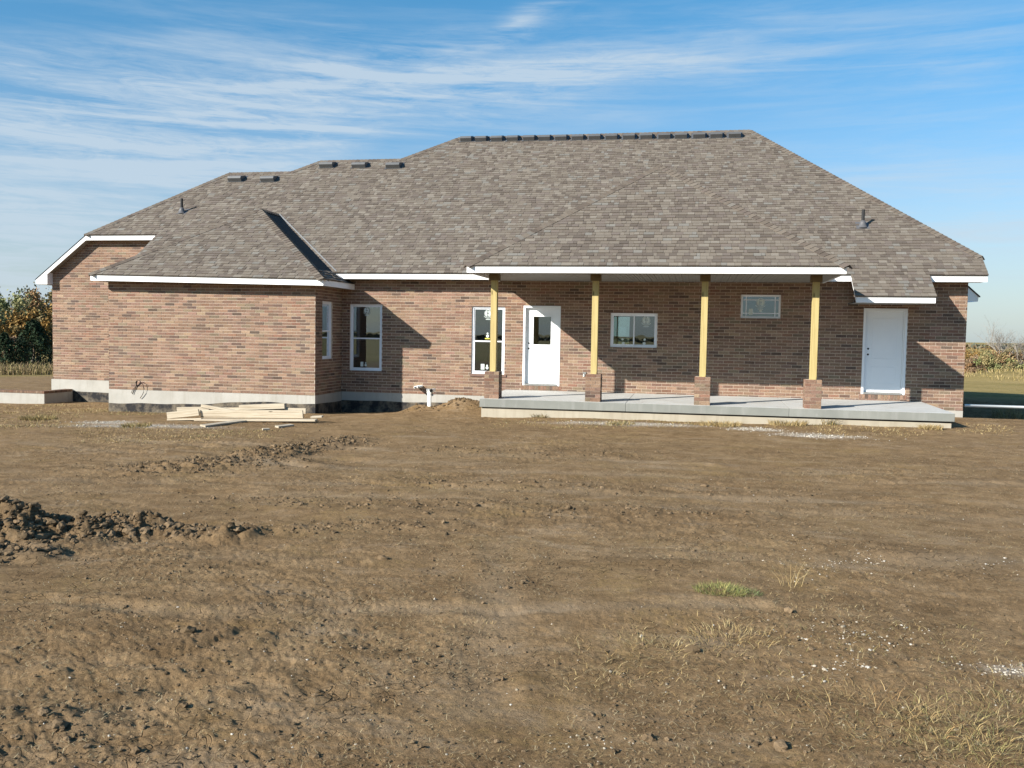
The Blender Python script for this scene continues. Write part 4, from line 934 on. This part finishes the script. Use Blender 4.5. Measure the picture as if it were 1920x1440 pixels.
# ================================================================== lumber pile
_pb = at(455, 789)[1]
LB = [  # left px, right px, offset towards camera, height m, thickness m, label
    ((313, 789), (377, 788), .30, .038, .14, 'short pale board end under the left of the lumber pile'),
    ((364, 789), (590, 790), .34, .036, .14, 'long flat board lying along the front foot of the lumber pile'),
    ((375, 783), (568, 784), .18, .17, .04, 'wide pale board standing on edge in the middle of the lumber pile'),
    ((313, 785), (372, 779), .24, .14, .04, 'wide board with a slanted cut end at the left of the lumber pile'),
    ((331, 772), (392, 771), .02, .10, .04, 'yellowish board at the upper left of the lumber pile'),
    ((376, 764), (440, 775), .06, .07, .09, 'board sloping down to the right across the top of the lumber pile'),
    ((392, 772), (540, 771), -.03, .09, .04, 'long board behind the others near the top of the lumber pile'),
    ((448, 769), (533, 766), .08, .11, .12, 'short thick board resting highest on the right of the lumber pile'),
    ((531, 775), (573, 776), .02, .12, .04, 'board end standing at the right end of the lumber pile'),
    ((582, 784), (603, 783), .12, .038, .10, 'small board end poking out beyond the right end of the lumber pile')]
for (ul, vl), (ur, vr), off, hh, th, lab in LB:
    y = _pb-off; L = hy(ul, vl, y); Rr_ = hy(ur, vr, y); D = Rr_-L; ln = np.linalg.norm(D)
    mb = MB(); mb.box(-ln/2, ln/2, -th*.5, th*.5, -hh/2, hh/2)
    o = tag(mb.build('lumber_board', M_LUM, None, bevel=.003), lab, 'board', 'boards in the lumber pile')
    c = (L+Rr_)/2+np.array([0, th*.5, hh/2]); o.location = tuple(c); o.rotation_euler = (rng.uniform(-.12, .12), -math.atan2(D[2], D[0]), math.atan2(D[1], D[0])+rng.uniform(-.03, .03))
    o.data.transform(Matrix.Translation((0, 0, 0)))
for (ul, vl), (ur, vr), wd, lab in (((380, 799), (468, 790), .14, 'single loose board lying on the dirt in front of the lumber pile'), ((519, 803), (548, 800), .10, 'small pale wood scrap on the dirt right of the lumber pile'), ((492, 807), (505, 806.5), .06, 'tiny wood chip lying in front of the lumber pile')):
    L, Rr_ = at(ul, vl), at(ur, vr); D = Rr_-L; ln = np.linalg.norm(D[:2]); c = (L+Rr_)/2; c[2] = gz(c[0], c[1])+.03
    mb = MB(); mb.box(-ln/2, ln/2, -wd/2, wd/2, -.018, .018); o = tag(mb.build('lumber_board', M_LUM, None, bevel=.003), lab, 'board', 'boards in the lumber pile'); o.location = tuple(c); o.rotation_euler = (.10, 0, math.atan2(D[1], D[0]))

# ================================================================== vegetation
def leaf_mesh(P, size, cols, flat=.0, seed=0):
    r = np.random.default_rng(seed); n = len(P)
    a = r.normal(size=(n, 3)); a /= np.linalg.norm(a, axis=1)[:, None]; b = r.normal(size=(n, 3)); b -= a*(a*b).sum(1)[:, None]; b /= np.linalg.norm(b, axis=1)[:, None]
    s = (size*r.uniform(.6, 1.4, n))[:, None]; V = np.stack([P-a*s, P-b*s*.55, P+a*s, P+b*s*.55], 1).reshape(-1, 3)
    F = [(4*i, 4*i+1, 4*i+2, 4*i+3) for i in range(n)]
    return V, F, np.repeat(cols, 4, 0)
def crown_points(n, r, c, rad, clumps, clump_r, bottom=-.9):
    cc = r.normal(size=(clumps, 3)); cc /= np.linalg.norm(cc, axis=1)[:, None]; cc *= (r.uniform(.25, 1, clumps)**.5)[:, None]
    cc[:, 2] = np.maximum(cc[:, 2], bottom)
    k = r.integers(0, clumps, n); g = r.normal(size=(n, 3))*clump_r*(r.uniform(.5, 1.3, clumps)[k])[:, None]
    return np.array(c)+(cc[k]+g)*np.array(rad), k
def tree(x, y, h, w_, colors, label, name='tree', cat='tree', group=None, n=2600, kind='round', seed=1, bark=None, leaf=.11):
    z = gz(x, y)-.1; r = np.random.default_rng(seed); t_ = empty(name, (x, y, z), label, cat, group); colors = np.array(colors)
    mb = MB()
    if kind == 'cedar':
        mb.tube([(x, y, z), (x+.03, y, z+h*.9)], [.10*h/4, .02], 7)
        hh = r.uniform(0, 1, n)**.8; ang = r.uniform(0, 2*math.pi, n); prof = np.clip((1-hh), 0, 1)**.6*(.55+.45*np.minimum(1, hh*6))
        lob = 1+.22*np.sin(ang*5+hh*9+seed)+.15*np.sin(ang*9-hh*21); rr = prof*w_/2*lob*r.uniform(.55, 1.05, n)
        P = np.stack([x+rr*np.cos(ang), y+rr*np.sin(ang), z+.08*h+hh*h*.92], 1); k = (np.floor(ang*3)+np.floor(hh*9)*7).astype(int) % 23
    else:
        mb.tube([(x, y, z), (x+.05*h*.1, y, z+h*.22), (x, y+.05, z+h*.45)], [.045*h*.5+.04, .035*h*.5, .02*h*.5], 7)
        for i in range(7):
            a = r.uniform(0, 6.28); e = np.array([x+math.cos(a)*w_*.33, y+math.sin(a)*w_*.33, z+h*r.uniform(.55, .85)])
            s = np.array([x, y, z+h*r.uniform(.2, .42)]); mb.tube([s, (s+e)/2+np.array([0, 0, h*.04]), e], [.02*h*.5, .013*h*.5, .004*h], 5)
        low = -.95 if kind == 'shrub' else -.75; cz_ = z+h*(.52 if kind == 'shrub' else .58)
        P, k = crown_points(n, r, (x, y, cz_), (w_/2*.82, w_/2*.82, h*(.44 if kind == 'shrub' else .38)), 34, .17, low)
        P[:, 2] = np.maximum(P[:, 2], z+.1)
    mb.build('trunk', bark or M_BARK, t_)
    cs = colors[r.integers(0, len(colors), 64)[k % 64]]*r.uniform(.75, 1.25, (n, 1))*(1.0 if kind == 'cedar' else 1.35)
    V, F, C_ = leaf_mesh(P, leaf, cs, seed=seed); mesh_obj('crown', V, F, M_LEAF, t_, C_); return t_
def bare(x, y, h, label, seed, name='bare_tree', group=None, twig=4):
    z = gz(x, y)-.1; t_ = empty(name, (x, y, z), label, 'tree', group); r = np.random.default_rng(seed); tr, tw = MB(), MB()
    def grow(p, d, L, rad, dep):
        q_ = p+d*L; (tr if dep < 1 else tw).tube([p, q_], [rad, rad*.68], 5 if dep < 2 else 3, cap=False)
        if dep > 5: return
        for i in range(2 if dep > 3 else 3):
            nd = d+r.normal(size=3)*(.34 if dep < 3 else .45); nd[2] = nd[2]*.8+.28; nd /= np.linalg.norm(nd); s = p+(q_-p)*r.uniform(.55, 1)
            grow(s, nd, L*r.uniform(.58, .80), rad*.55, dep+1)
    for i in range(3):
        d = np.array([r.normal()*.16, r.normal()*.16, 1.0]); grow(np.array([x+r.normal()*.15, y, z]), d/np.linalg.norm(d), h*.30, h*.014, 0)
    tr.build('trunk', M_GREYBARK, t_); tw.build('crown', M_GREYBARK, t_); return t_
def atd(u, d):      # point on the ground on the bearing of pixel column u at distance d
    a = math.atan2(*(ray_px(u, 690)[:2])); return CAM[0]+d*math.sin(a), CAM[1]+d*math.cos(a)
OR = [(.23, .135, .04), (.18, .115, .04), (.26, .155, .05), (.14, .10, .04)]
OL = [(.14, .125, .055), (.18, .15, .07), (.12, .105, .05), (.20, .155, .075)]
GR = [(.12, .14, .055), (.15, .16, .07), (.10, .115, .05), (.18, .17, .08)]
CE_ = [(.018, .032, .016), (.025, .045, .022), (.035, .055, .026), (.02, .028, .016)]
BRN = [(.15, .10, .06), (.19, .13, .08), (.12, .085, .055), (.17, .10, .05)]
G1 = 'trees of the wood left of the house'
x, y = atd(9, 70); tree(x, y, 2.7, 2.0, CE_, 'dark cedar at the far left edge of the photo, lower of the two evergreens', 'cedar_tree', 'tree', G1, 3200, 'cedar', 3, leaf=.07)
x, y = atd(64, 71); tree(x, y, 3.6, 3.4, CE_, 'broad dark green cedar beside the left corner of the house', 'cedar_tree', 'tree', G1, 5200, 'cedar', 5, leaf=.08)
for i, (u, d, h, w_, c_, k_, lab) in enumerate((
    (16, 86, 6.4, 4.2, GR, 'round', 'green-leaved tree behind the small dark cedar at the photo edge'),
    (38, 79, 4.6, 3.4, OR, 'round', 'orange autumn tree between the two dark cedars'),
    (52, 90, 6.9, 4.6, GR+OL, 'round', 'tall olive-green tree behind the gap between the cedars'),
    (74, 88, 7.1, 4.4, OL+BRN, 'round', 'tallest brownish olive tree of the left wood, behind the broad cedar'),
    (93, 80, 5.4, 3.6, OR+OL, 'round', 'rust and olive tree touching the left corner of the house in the photo'),
    (110, 92, 6.6, 4.8, OL, 'round', 'olive tree half hidden behind the left wall of the house'),
    (28, 76, 2.6, 2.6, BRN, 'shrub', 'low brown shrub between the trunks of the cedars'),
    (-25, 82, 6.2, 5.0, GR, 'round', 'green tree just outside the left edge of the photo'),
    (-75, 80, 6.0, 5.0, OL, 'round', 'olive tree well outside the left edge of the photo'))):
    x, y = atd(u, d); tree(x, y, h*.95, w_, c_, lab, 'shrub' if k_ == 'shrub' else 'autumn_tree', 'shrub' if k_ == 'shrub' else 'tree', G1, 6500, k_, 20+i, leaf=.12)
x, y = atd(68, 92); bare(x, y, 8.3, 'leafless grey tree whose twigs top the left wood', 5, 'bare_tree', G1)
x, y = atd(60, 90); bare(x, y, 7.9, 'slim leafless tree left of the twiggy one in the left wood', 9, 'bare_tree', G1)
G2 = 'trees and bushes beyond the field at right'
for i, (u, d, h, w_, c_, lab) in enumerate((
    (1796, 150, 4.3, 4.0, OR, 'russet bush half hidden by the right corner of the house'),
    (1819, 150, 4.1, 3.6, OR, 'bright russet bush nearest the right corner of the house'),
    (1829, 143, 2.9, 3.0, BRN, 'low brown bush in front of the bright russet one'),
    (1842, 148, 4.0, 3.2, OL, 'olive bush in the middle of the hedgerow at right'),
    (1850, 142, 3.2, 2.8, OL+OL+GR, 'yellow-green bush left of the bare trees'),
    (1860, 152, 4.4, 3.6, OR+BRN, 'reddish brown bush just left of the tall bare tree'),
    (1874, 147, 3.7, 3.4, BRN+OL, 'grey-brown bush at the foot of the tall bare tree'),
    (1890, 150, 4.0, 3.6, BRN, 'brown bush between the two bare trees'),
    (1901, 142, 2.6, 3.2, OL+GR, 'low green bush in front of the hedgerow at the right'),
    (1912, 150, 4.1, 4.0, BRN, 'brown bush at the right edge of the photo'),
    (1950, 150, 4.4, 5.0, OL, 'olive bush just outside the right edge'), (2010, 148, 4.6, 6.0, BRN, 'brown bush well outside the right edge'))):
    x, y = atd(u, d); w_ *= 1.3; h *= 1.08; tree(x, y, h, w_, c_, lab, 'bush', 'bush', G2, 4200, 'shrub', 60+i, leaf=.11)
x, y = atd(1881, 148); bare(x, y, 10.0, 'tall leafless tree standing above the hedgerow at right', 31, 'bare_tree', G2)
x, y = atd(1914, 149); bare(x, y, 8.6, 'leafless tree at the right edge of the photo, shorter than its neighbour', 37, 'bare_tree', G2)
x, y = atd(1867, 151); bare(x, y, 5.6, 'small leafless tree left of the tall bare one', 41, 'bare_tree', G2)
# far wood all round the horizon
r = np.random.default_rng(77); n = 26000; a = r.uniform(-math.pi, math.pi, n); d = 640+60*np.sin(a*5)+r.normal(size=n)*14
X = CAM[0]+d*np.sin(a); Y = CAM[1]+d*np.cos(a); top = 2.6+1.2*perlin(a*40, a*0+3)+.8*perlin(a*120, a*0+9); Z = base_h(X, Y)+r.uniform(0, 1, n)**.8*top
V, F, C_ = leaf_mesh(np.stack([X, Y, Z], 1), 1.5, np.array([(.11, .10, .075), (.14, .11, .07), (.10, .11, .08)])[r.integers(0, 3, n)]*r.uniform(.8, 1.2, (n, 1)), seed=4)
o = mesh_obj('distant_wood', V, F, M_LEAF, None, C_); o['kind'] = 'stuff'

def blades(cx, cy, n, rad, h, lean, cols, r, width=.006, flat=0.0, zoff=0.0):
    """grass blades as three-segment ribbons; returns verts, faces, tones"""
    a = r.uniform(0, 2*math.pi, n); d = rad*np.sqrt(r.uniform(0, 1, n)); x = cx+d*np.cos(a); y = cy+d*np.sin(a); z = ground_z(x, y)-.008+zoff
    hh = h*r.uniform(.5, 1.15, n); la = a+r.normal(size=n)*.7; ln = lean*r.uniform(.3, 1.3, n)*hh; fl = r.uniform(0, 1, n) < flat
    ln = np.where(fl, hh*1.1, ln); up = np.where(fl, hh*.22, hh)
    D = np.stack([np.cos(la), np.sin(la), la*0], 1); wa = r.uniform(0, math.pi, n); S = np.stack([np.cos(wa), np.sin(wa), wa*0], 1)*(width*.5)
    B = np.stack([x, y, z], 1); V = []
    for t_, wf in ((0, 1), (.45, .9), (.8, .6), (1, .05)):
        Pm = B+D*(ln*t_**1.7)[:, None]+np.stack([x*0, y*0, up*(t_-.22*t_**3*(ln/hh))], 1)
        V += [Pm-S*wf, Pm+S*wf]
    V = np.stack(V, 1).reshape(-1, 3); F = []
    for i in range(n):
        b = i*8; F += [(b, b+1, b+3, b+2), (b+2, b+3, b+5, b+4), (b+4, b+5, b+7, b+6)]
    c = np.array(cols)[r.integers(0, len(cols), n)]*r.uniform(.45, .9, (n, 1)); return V, F, np.repeat(c, 8, 0)
def merge(parts):
    vs, fs, ts, b = [], [], [], 0
    for V, F, T_ in parts: vs.append(V); fs += [tuple(b+i for i in f) for f in F]; ts.append(T_); b += len(V)
    return np.vstack(vs), fs, np.vstack(ts)
DRY = [(.50, .38, .18), (.42, .30, .13), (.55, .44, .23), (.36, .25, .11)]; DGR = [(.27, .24, .09), (.33, .27, .11), (.40, .31, .14), (.19, .18, .07)]
TUFTS = [  # px, blades, radius, height, lean, colours, flat share, label
    (1350, 1112, 300, .16, .075, .8, [(.30, .30, .09), (.38, .34, .13), (.22, .25, .08)], .1, 'yellow-green grass tuft, the greenest one on the bare dirt'),
    (1395, 1116, 130, .10, .06, .8, [(.18, .22, .09), (.22, .24, .10)], .1, 'small darker green tuft touching the yellow-green one'),
    (1190, 1222, 230, .30, .13, 1.2, DRY, .6, 'sprawling straw tuft in the middle foreground'),
    (1240, 1215, 130, .16, .12, 1.2, DRY, .5, 'small upright straw tuft right of the sprawling one'),
    (1370, 1198, 240, .22, .09, 1.0, DRY, .5, 'matted straw tuft below the green tuft'),
    (1640, 1340, 300, .30, .16, 1.3, [(.46, .28, .12), (.50, .36, .17)], .7, 'flattened orange-brown straw tuft in the right foreground'),
    (1700, 1385, 200, .20, .10, 1.0, DRY+DGR, .5, 'tangled straw tuft below the orange-brown one'),
    (1810, 1365, 220, .26, .11, 1.0, DGR+DRY, .6, 'wide mixed green and straw tuft near the lower right corner'),
    (1815, 1410, 170, .20, .10, 1.0, DGR+DRY, .5, 'greenish tuft at the bottom right, nearest the camera'),
    (1895, 1330, 200, .16, .09, .9, DGR+DRY, .3, 'pale tuft at the right edge of the foreground'),
    (1890, 1430, 160, .14, .10, .9, DRY+DGR, .3, 'tuft cut by the lower right corner of the photo'),
    (1486, 1098, 8, .07, .22, .45, DRY, 0, 'thin upright dry stalks right of the green tuft'),
    (900, 1168, 90, .10, .05, .9, DRY, .4, 'small straw tuft left of the middle of the foreground'),
    (1930, 1270, 160, .2, .07, .8, DRY, .4, 'short tuft beside the limestone patch at right'),
    (1350, 800, 420, .42, .13, .8, DRY, .2, 'broad straw tuft in front of the middle of the porch'),
    (1478, 797, 420, .40, .14, .8, DRY+DGR[2:3], .2, 'broad straw tuft in front of the right half of the porch, above the gravel'),
    (1556, 796, 340, .28, .16, .7, DGR+DRY, .1, 'greener tuft against the porch footing right of the two broad ones'),
    (1745, 806, 260, .22, .12, .8, DRY, .3, 'straw tuft near the right end of the porch footing'),
    (1016, 782, 260, .26, .11, .8, DRY+DGR, .2, 'tuft against the left part of the porch footing'),
    (1095, 782, 240, .24, .09, .8, DRY+DGR, .2, 'second tuft along the left part of the porch footing'),
    (1165, 797, 260, .30, .08, .9, DGR+DRY, .3, 'low green-brown tuft before the second brick pier'),
    (72, 787, 420, .40, .12, .8, DGR+DRY, .2, 'olive tuft near the left edge below the retaining wall'),
    (255, 800, 260, .30, .10, .8, DGR+DRY, .2, 'mixed tuft left of the lumber pile below the box wall'),
    (1895, 787, 420, .5, .20, .7, DGR+DRY, .1, 'leafy weeds by the trench at the right edge of the photo')]
for (u, v, n, rad, h, ln, cols, fl, lab) in TUFTS:
    if v < 900: n = int(n*1.7)
    if v > 1000: n = int(n*2.7); h *= .6 if h < .2 else .8; ln *= 1.5; fl = min(.9, fl+.45) if h < .2 and 'green' not in lab else fl; rad *= 1.1
    p = at(u, v); r = np.random.default_rng(int(u*7+v)); V, F, C_ = blades(p[0], p[1], n, rad, h, ln, cols, r, .0028 if v > 1000 else .009, fl)
    mesh = mesh_obj('grass_tuft', V, F, M_GRASS, None, C_); tag(mesh, lab, 'grass tuft', 'grass tufts on the dirt')
# loose dry grass nobody could count
parts = []; r = np.random.default_rng(5)
for (u, v, du, dv, k, n, rad, h, cols) in ((110, 768, 110, 8, 30, 26, .35, .09, DRY), (60, 790, 90, 14, 26, 26, .35, .07, DGR+DRY), (270, 815, 120, 16, 36, 28, .35, .05, DRY), (450, 812, 90, 8, 14, 24, .3, .06, DGR+DRY), (290, 775, 90, 5, 16, 26, .3, .07, DGR+DRY),
        (1250, 796, 330, 8, 46, 24, .3, .06, DRY+DGR), (1700, 806, 180, 10, 26, 24, .3, .07, DRY), (1700, 1300, 220, 120, 60, 26, .28, .05, DRY+DGR), (1250, 1230, 220, 60, 40, 22, .22, .05, DRY), (1880, 1010, 60, 30, 20, 20, .3, .03, DRY),
        (600, 875, 500, 60, 60, 14, .4, .025, DRY), (1500, 1120, 300, 60, 30, 18, .25, .04, DRY), (190, 1090, 200, 50, 26, 16, .2, .02, [(.40, .27, .12)])):
    for i in range(int(k*(1 if v > 900 else 2.6))):
        p = at(u+r.uniform(-du, du), min(1436, v+r.uniform(-dv, dv))); parts.append(blades(p[0], p[1], int(n*(1.8 if v > 900 else 2.2)), rad, h*.8, 1.3, cols, r, .0026 if v > 900 else .009, .7))
V, F, C_ = merge(parts); o = mesh_obj('dry_grass', V, F, M_GRASS, None, C_); o['kind'] = 'stuff'
parts = []
for i in range(420):
    x, y = atd(r.uniform(-260, 150), r.uniform(60, 73)); parts.append(blades(x, y, 26, 1.0, r.uniform(.35, .75), .45, [(.42, .33, .17), (.34, .25, .12), (.30, .26, .10), (.24, .17, .10)], r, .035))
for i in range(260):
    x, y = atd(r.uniform(1780, 2300), r.uniform(96, 118)); parts.append(blades(x, y, 14, 1.2, r.uniform(.3, .6), .4, [(.44, .34, .17), (.38, .30, .12)], r, .05))
V, F, C_ = merge(parts); o = mesh_obj('tall_dry_grass', V, F, M_GRASS, None, C_); o['kind'] = 'stuff'
# straw litter, clods and limestone chips
def scatter(n, dmin, dmax, r, bias=1.0):
    d = dmin*(dmax/dmin)**(r.uniform(0, 1, n)**bias); a = math.atan2(Fv[0], Fv[1])+r.uniform(-.68, .68, n)
    x = CAM[0]+d*np.sin(a); y = CAM[1]+d*np.cos(a); k = (y < -3.3) | (x > 7.6) & (y < 0) | (x < -8.8) & (y < -2.1); return x[k], y[k]
r = np.random.default_rng(15); x, y = scatter(70000, 2.6, 19, r); n = len(x); k = (.5+perlin(x*.9, y*.9)*1.6+.25*(x > 1.5)) > r.uniform(0, 1.1, n); x, y = x[k], y[k]; n = len(x)
z = ground_z(x, y)+.004; a = r.uniform(0, math.pi, n); L = r.uniform(.015, .055, n)*(.6+.06*np.hypot(x-CAM[0], y-CAM[1])); cv = r.normal(size=n)*.25
D = np.stack([np.cos(a), np.sin(a), r.normal(size=n)*.18], 1)*L[:, None]; S = np.stack([-np.sin(a), np.cos(a), a*0], 1)*(.0007+.00008*np.hypot(x-CAM[0], y-CAM[1]))[:, None]; B = np.stack([x, y, z], 1); Mi = B+D*.5+np.stack([-np.sin(a), np.cos(a), a*0], 1)*(L*cv)[:, None]+np.array([0, 0, .004])
V = np.stack([B-S, B+S, Mi+S, Mi-S, B+D+S*.5, B+D-S*.5], 1).reshape(-1, 3); F = [f for i in range(n) for f in ((6*i, 6*i+1, 6*i+2, 6*i+3), (6*i+3, 6*i+2, 6*i+4, 6*i+5))]
c = np.array([(.46, .35, .18), (.36, .25, .12), (.55, .46, .28), (.20, .13, .07)])[r.integers(0, 4, n)]*r.uniform(.5, .75, (n, 1))
o = mesh_obj('straw_litter', V, F, M_GRASS, None, np.repeat(c, 6, 0)); o['kind'] = 'stuff'
ico_v = np.array([(0, 0, 1), (.89, 0, .45), (.28, .85, .45), (-.72, .53, .45), (-.72, -.53, .45), (.28, -.85, .45), (.72, .53, -.45), (-.28, .85, -.45), (-.89, 0, -.45), (-.28, -.85, -.45), (.72, -.53, -.45), (0, 0, -1)], float)
ico_f = [(0, 1, 2), (0, 2, 3), (0, 3, 4), (0, 4, 5), (0, 5, 1), (1, 6, 2), (2, 7, 3), (3, 8, 4), (4, 9, 5), (5, 10, 1), (6, 7, 2), (7, 8, 3), (8, 9, 4), (9, 10, 5), (10, 6, 1), (11, 7, 6), (11, 8, 7), (11, 9, 8), (11, 10, 9), (11, 6, 10)]
ICO_V, ICO_F = ico_v, ico_f
def _subdiv(v, f):
    v = [tuple(p) for p in v]; cache = {}; out = []
    def mid(a, b):
        k = (min(a, b), max(a, b))
        if k not in cache: p = (np.array(v[a])+np.array(v[b]))/2; v.append(tuple(p/np.linalg.norm(p))); cache[k] = len(v)-1
        return cache[k]
    for a, b, c in f: ab, bc, ca = mid(a, b), mid(b, c), mid(c, a); out += [(a, ab, ca), (ab, b, bc), (ca, bc, c), (ab, bc, ca)]
    return np.array(v), out
ICO_HV, ICO_HF = _subdiv(ico_v, ico_f)
def lumps(x, y, s, cols, r, sink=.35, name='', m=None, hi=False):
    s = np.minimum(s, .045)
    n = len(x); z = ground_z(x, y); j = r.uniform(.68, 1.2, (n, 42 if hi else 12, 1)); ico_v, ico_f = (ICO_HV, ICO_HF) if hi else (ICO_V, ICO_F); sc3 = np.stack([r.uniform(.7, 1.35, n), r.uniform(.7, 1.35, n), r.uniform(.5, .95, n)], 1)
    a = r.uniform(0, 6.28, n); ca, sa = np.cos(a), np.sin(a); P = ico_v[None]*j*(sc3*s[:, None])[:, None, :]
    P = np.stack([P[..., 0]*ca[:, None]-P[..., 1]*sa[:, None], P[..., 0]*sa[:, None]+P[..., 1]*ca[:, None], P[..., 2]], -1)+np.stack([x, y, z+s*(.5-sink)*.8], 1)[:, None, :]; nv_ = len(ico_v)
    F = [tuple(nv_*i+q_ for q_ in f) for i in range(n) for f in ico_f]; c = np.array(cols)[r.integers(0, len(cols), n)]*r.uniform(.85, 1.15, (n, 1))
    o = mesh_obj(name, P.reshape(-1, 3), F, m, None, np.repeat(c, nv_, 0)); o['kind'] = 'stuff'; return o
SO = [(.140, .098, .058), (.17, .12, .072), (.11, .078, .046)]
xs, ys, ss = [], [], []
for a, b, wd, ht in RIDGES:
    n = int(420*np.hypot(b[0]-a[0], b[1]-a[1])*wd/.45*min(1, ht/.06)); t_ = r.uniform(-.05, 1.05, n); xs.append(a[0]+(b[0]-a[0])*t_+r.normal(size=n)*wd*.55); ys.append(a[1]+(b[1]-a[1])*t_+r.normal(size=n)*wd*.55); ss.append(r.lognormal(math.log(.016), .55, n)*(.5+ht/.1))
x, y = scatter(30000, 2.8, 20, r); k = perlin(x*1.1+3, y*1.4)+.5*perlin(x*4, y*5)+.25*r.normal(size=len(x)) > .10; x, y = x[k], y[k]; xs.append(x); ys.append(y); ss.append(r.lognormal(math.log(.0058), .5, len(x)))
n = 260; a = r.uniform(0, 6.28, n); xs.append(-4.9+r.normal(size=n)*.6); ys.append(-.95+r.normal(size=n)*.28); ss.append(r.lognormal(math.log(.022), .5, n))
x, y, s_ = np.concatenate(xs), np.concatenate(ys), np.concatenate(ss); k = s_ > .016
lumps(x[k], y[k], s_[k]*.9, SO, r, .4, 'soil_clods', M_CLOD, True); lumps(x[~k], y[~k], s_[~k], SO, r, .35, 'soil_crumbs', M_CLOD)
x, y = scatter(1100, 3, 18, r); s = r.lognormal(math.log(.0036), .45, len(x)); xs, ys, ss = [x], [y], [s]
for (cx, cy, rx, ry) in GRAVEL:
    n = 500 if cy < -15 else 420; xs.append(cx+r.normal(size=n)*rx*.6); ys.append(cy+r.normal(size=n)*ry*.6); ss.append(r.lognormal(math.log(.0046 if cy < -15 else .009), .4, n))
for (u, v, du, n) in ((1590, 1055, 110, 110), (1600, 1200, 120, 120), (1560, 1258, 90, 60), (1130, 1390, 60, 16), (1850, 1060, 60, 30)):
    for i in range(n):
        p = at(u+r.normal()*du*.6, min(1436, v+r.normal()*du*.13)); xs.append([p[0]]); ys.append([p[1]]); ss.append([r.lognormal(math.log(.0046), .45)])
x, y, s = np.concatenate(xs), np.concatenate(ys), np.concatenate(ss); k = (y < -3.1) | (x < -8.8) & (y < -2.1)
lumps(x[k], y[k], s[k], [(.34, .30, .24), (.27, .23, .17), (.42, .39, .34)], r, .3, 'limestone_chips', M_STONE)
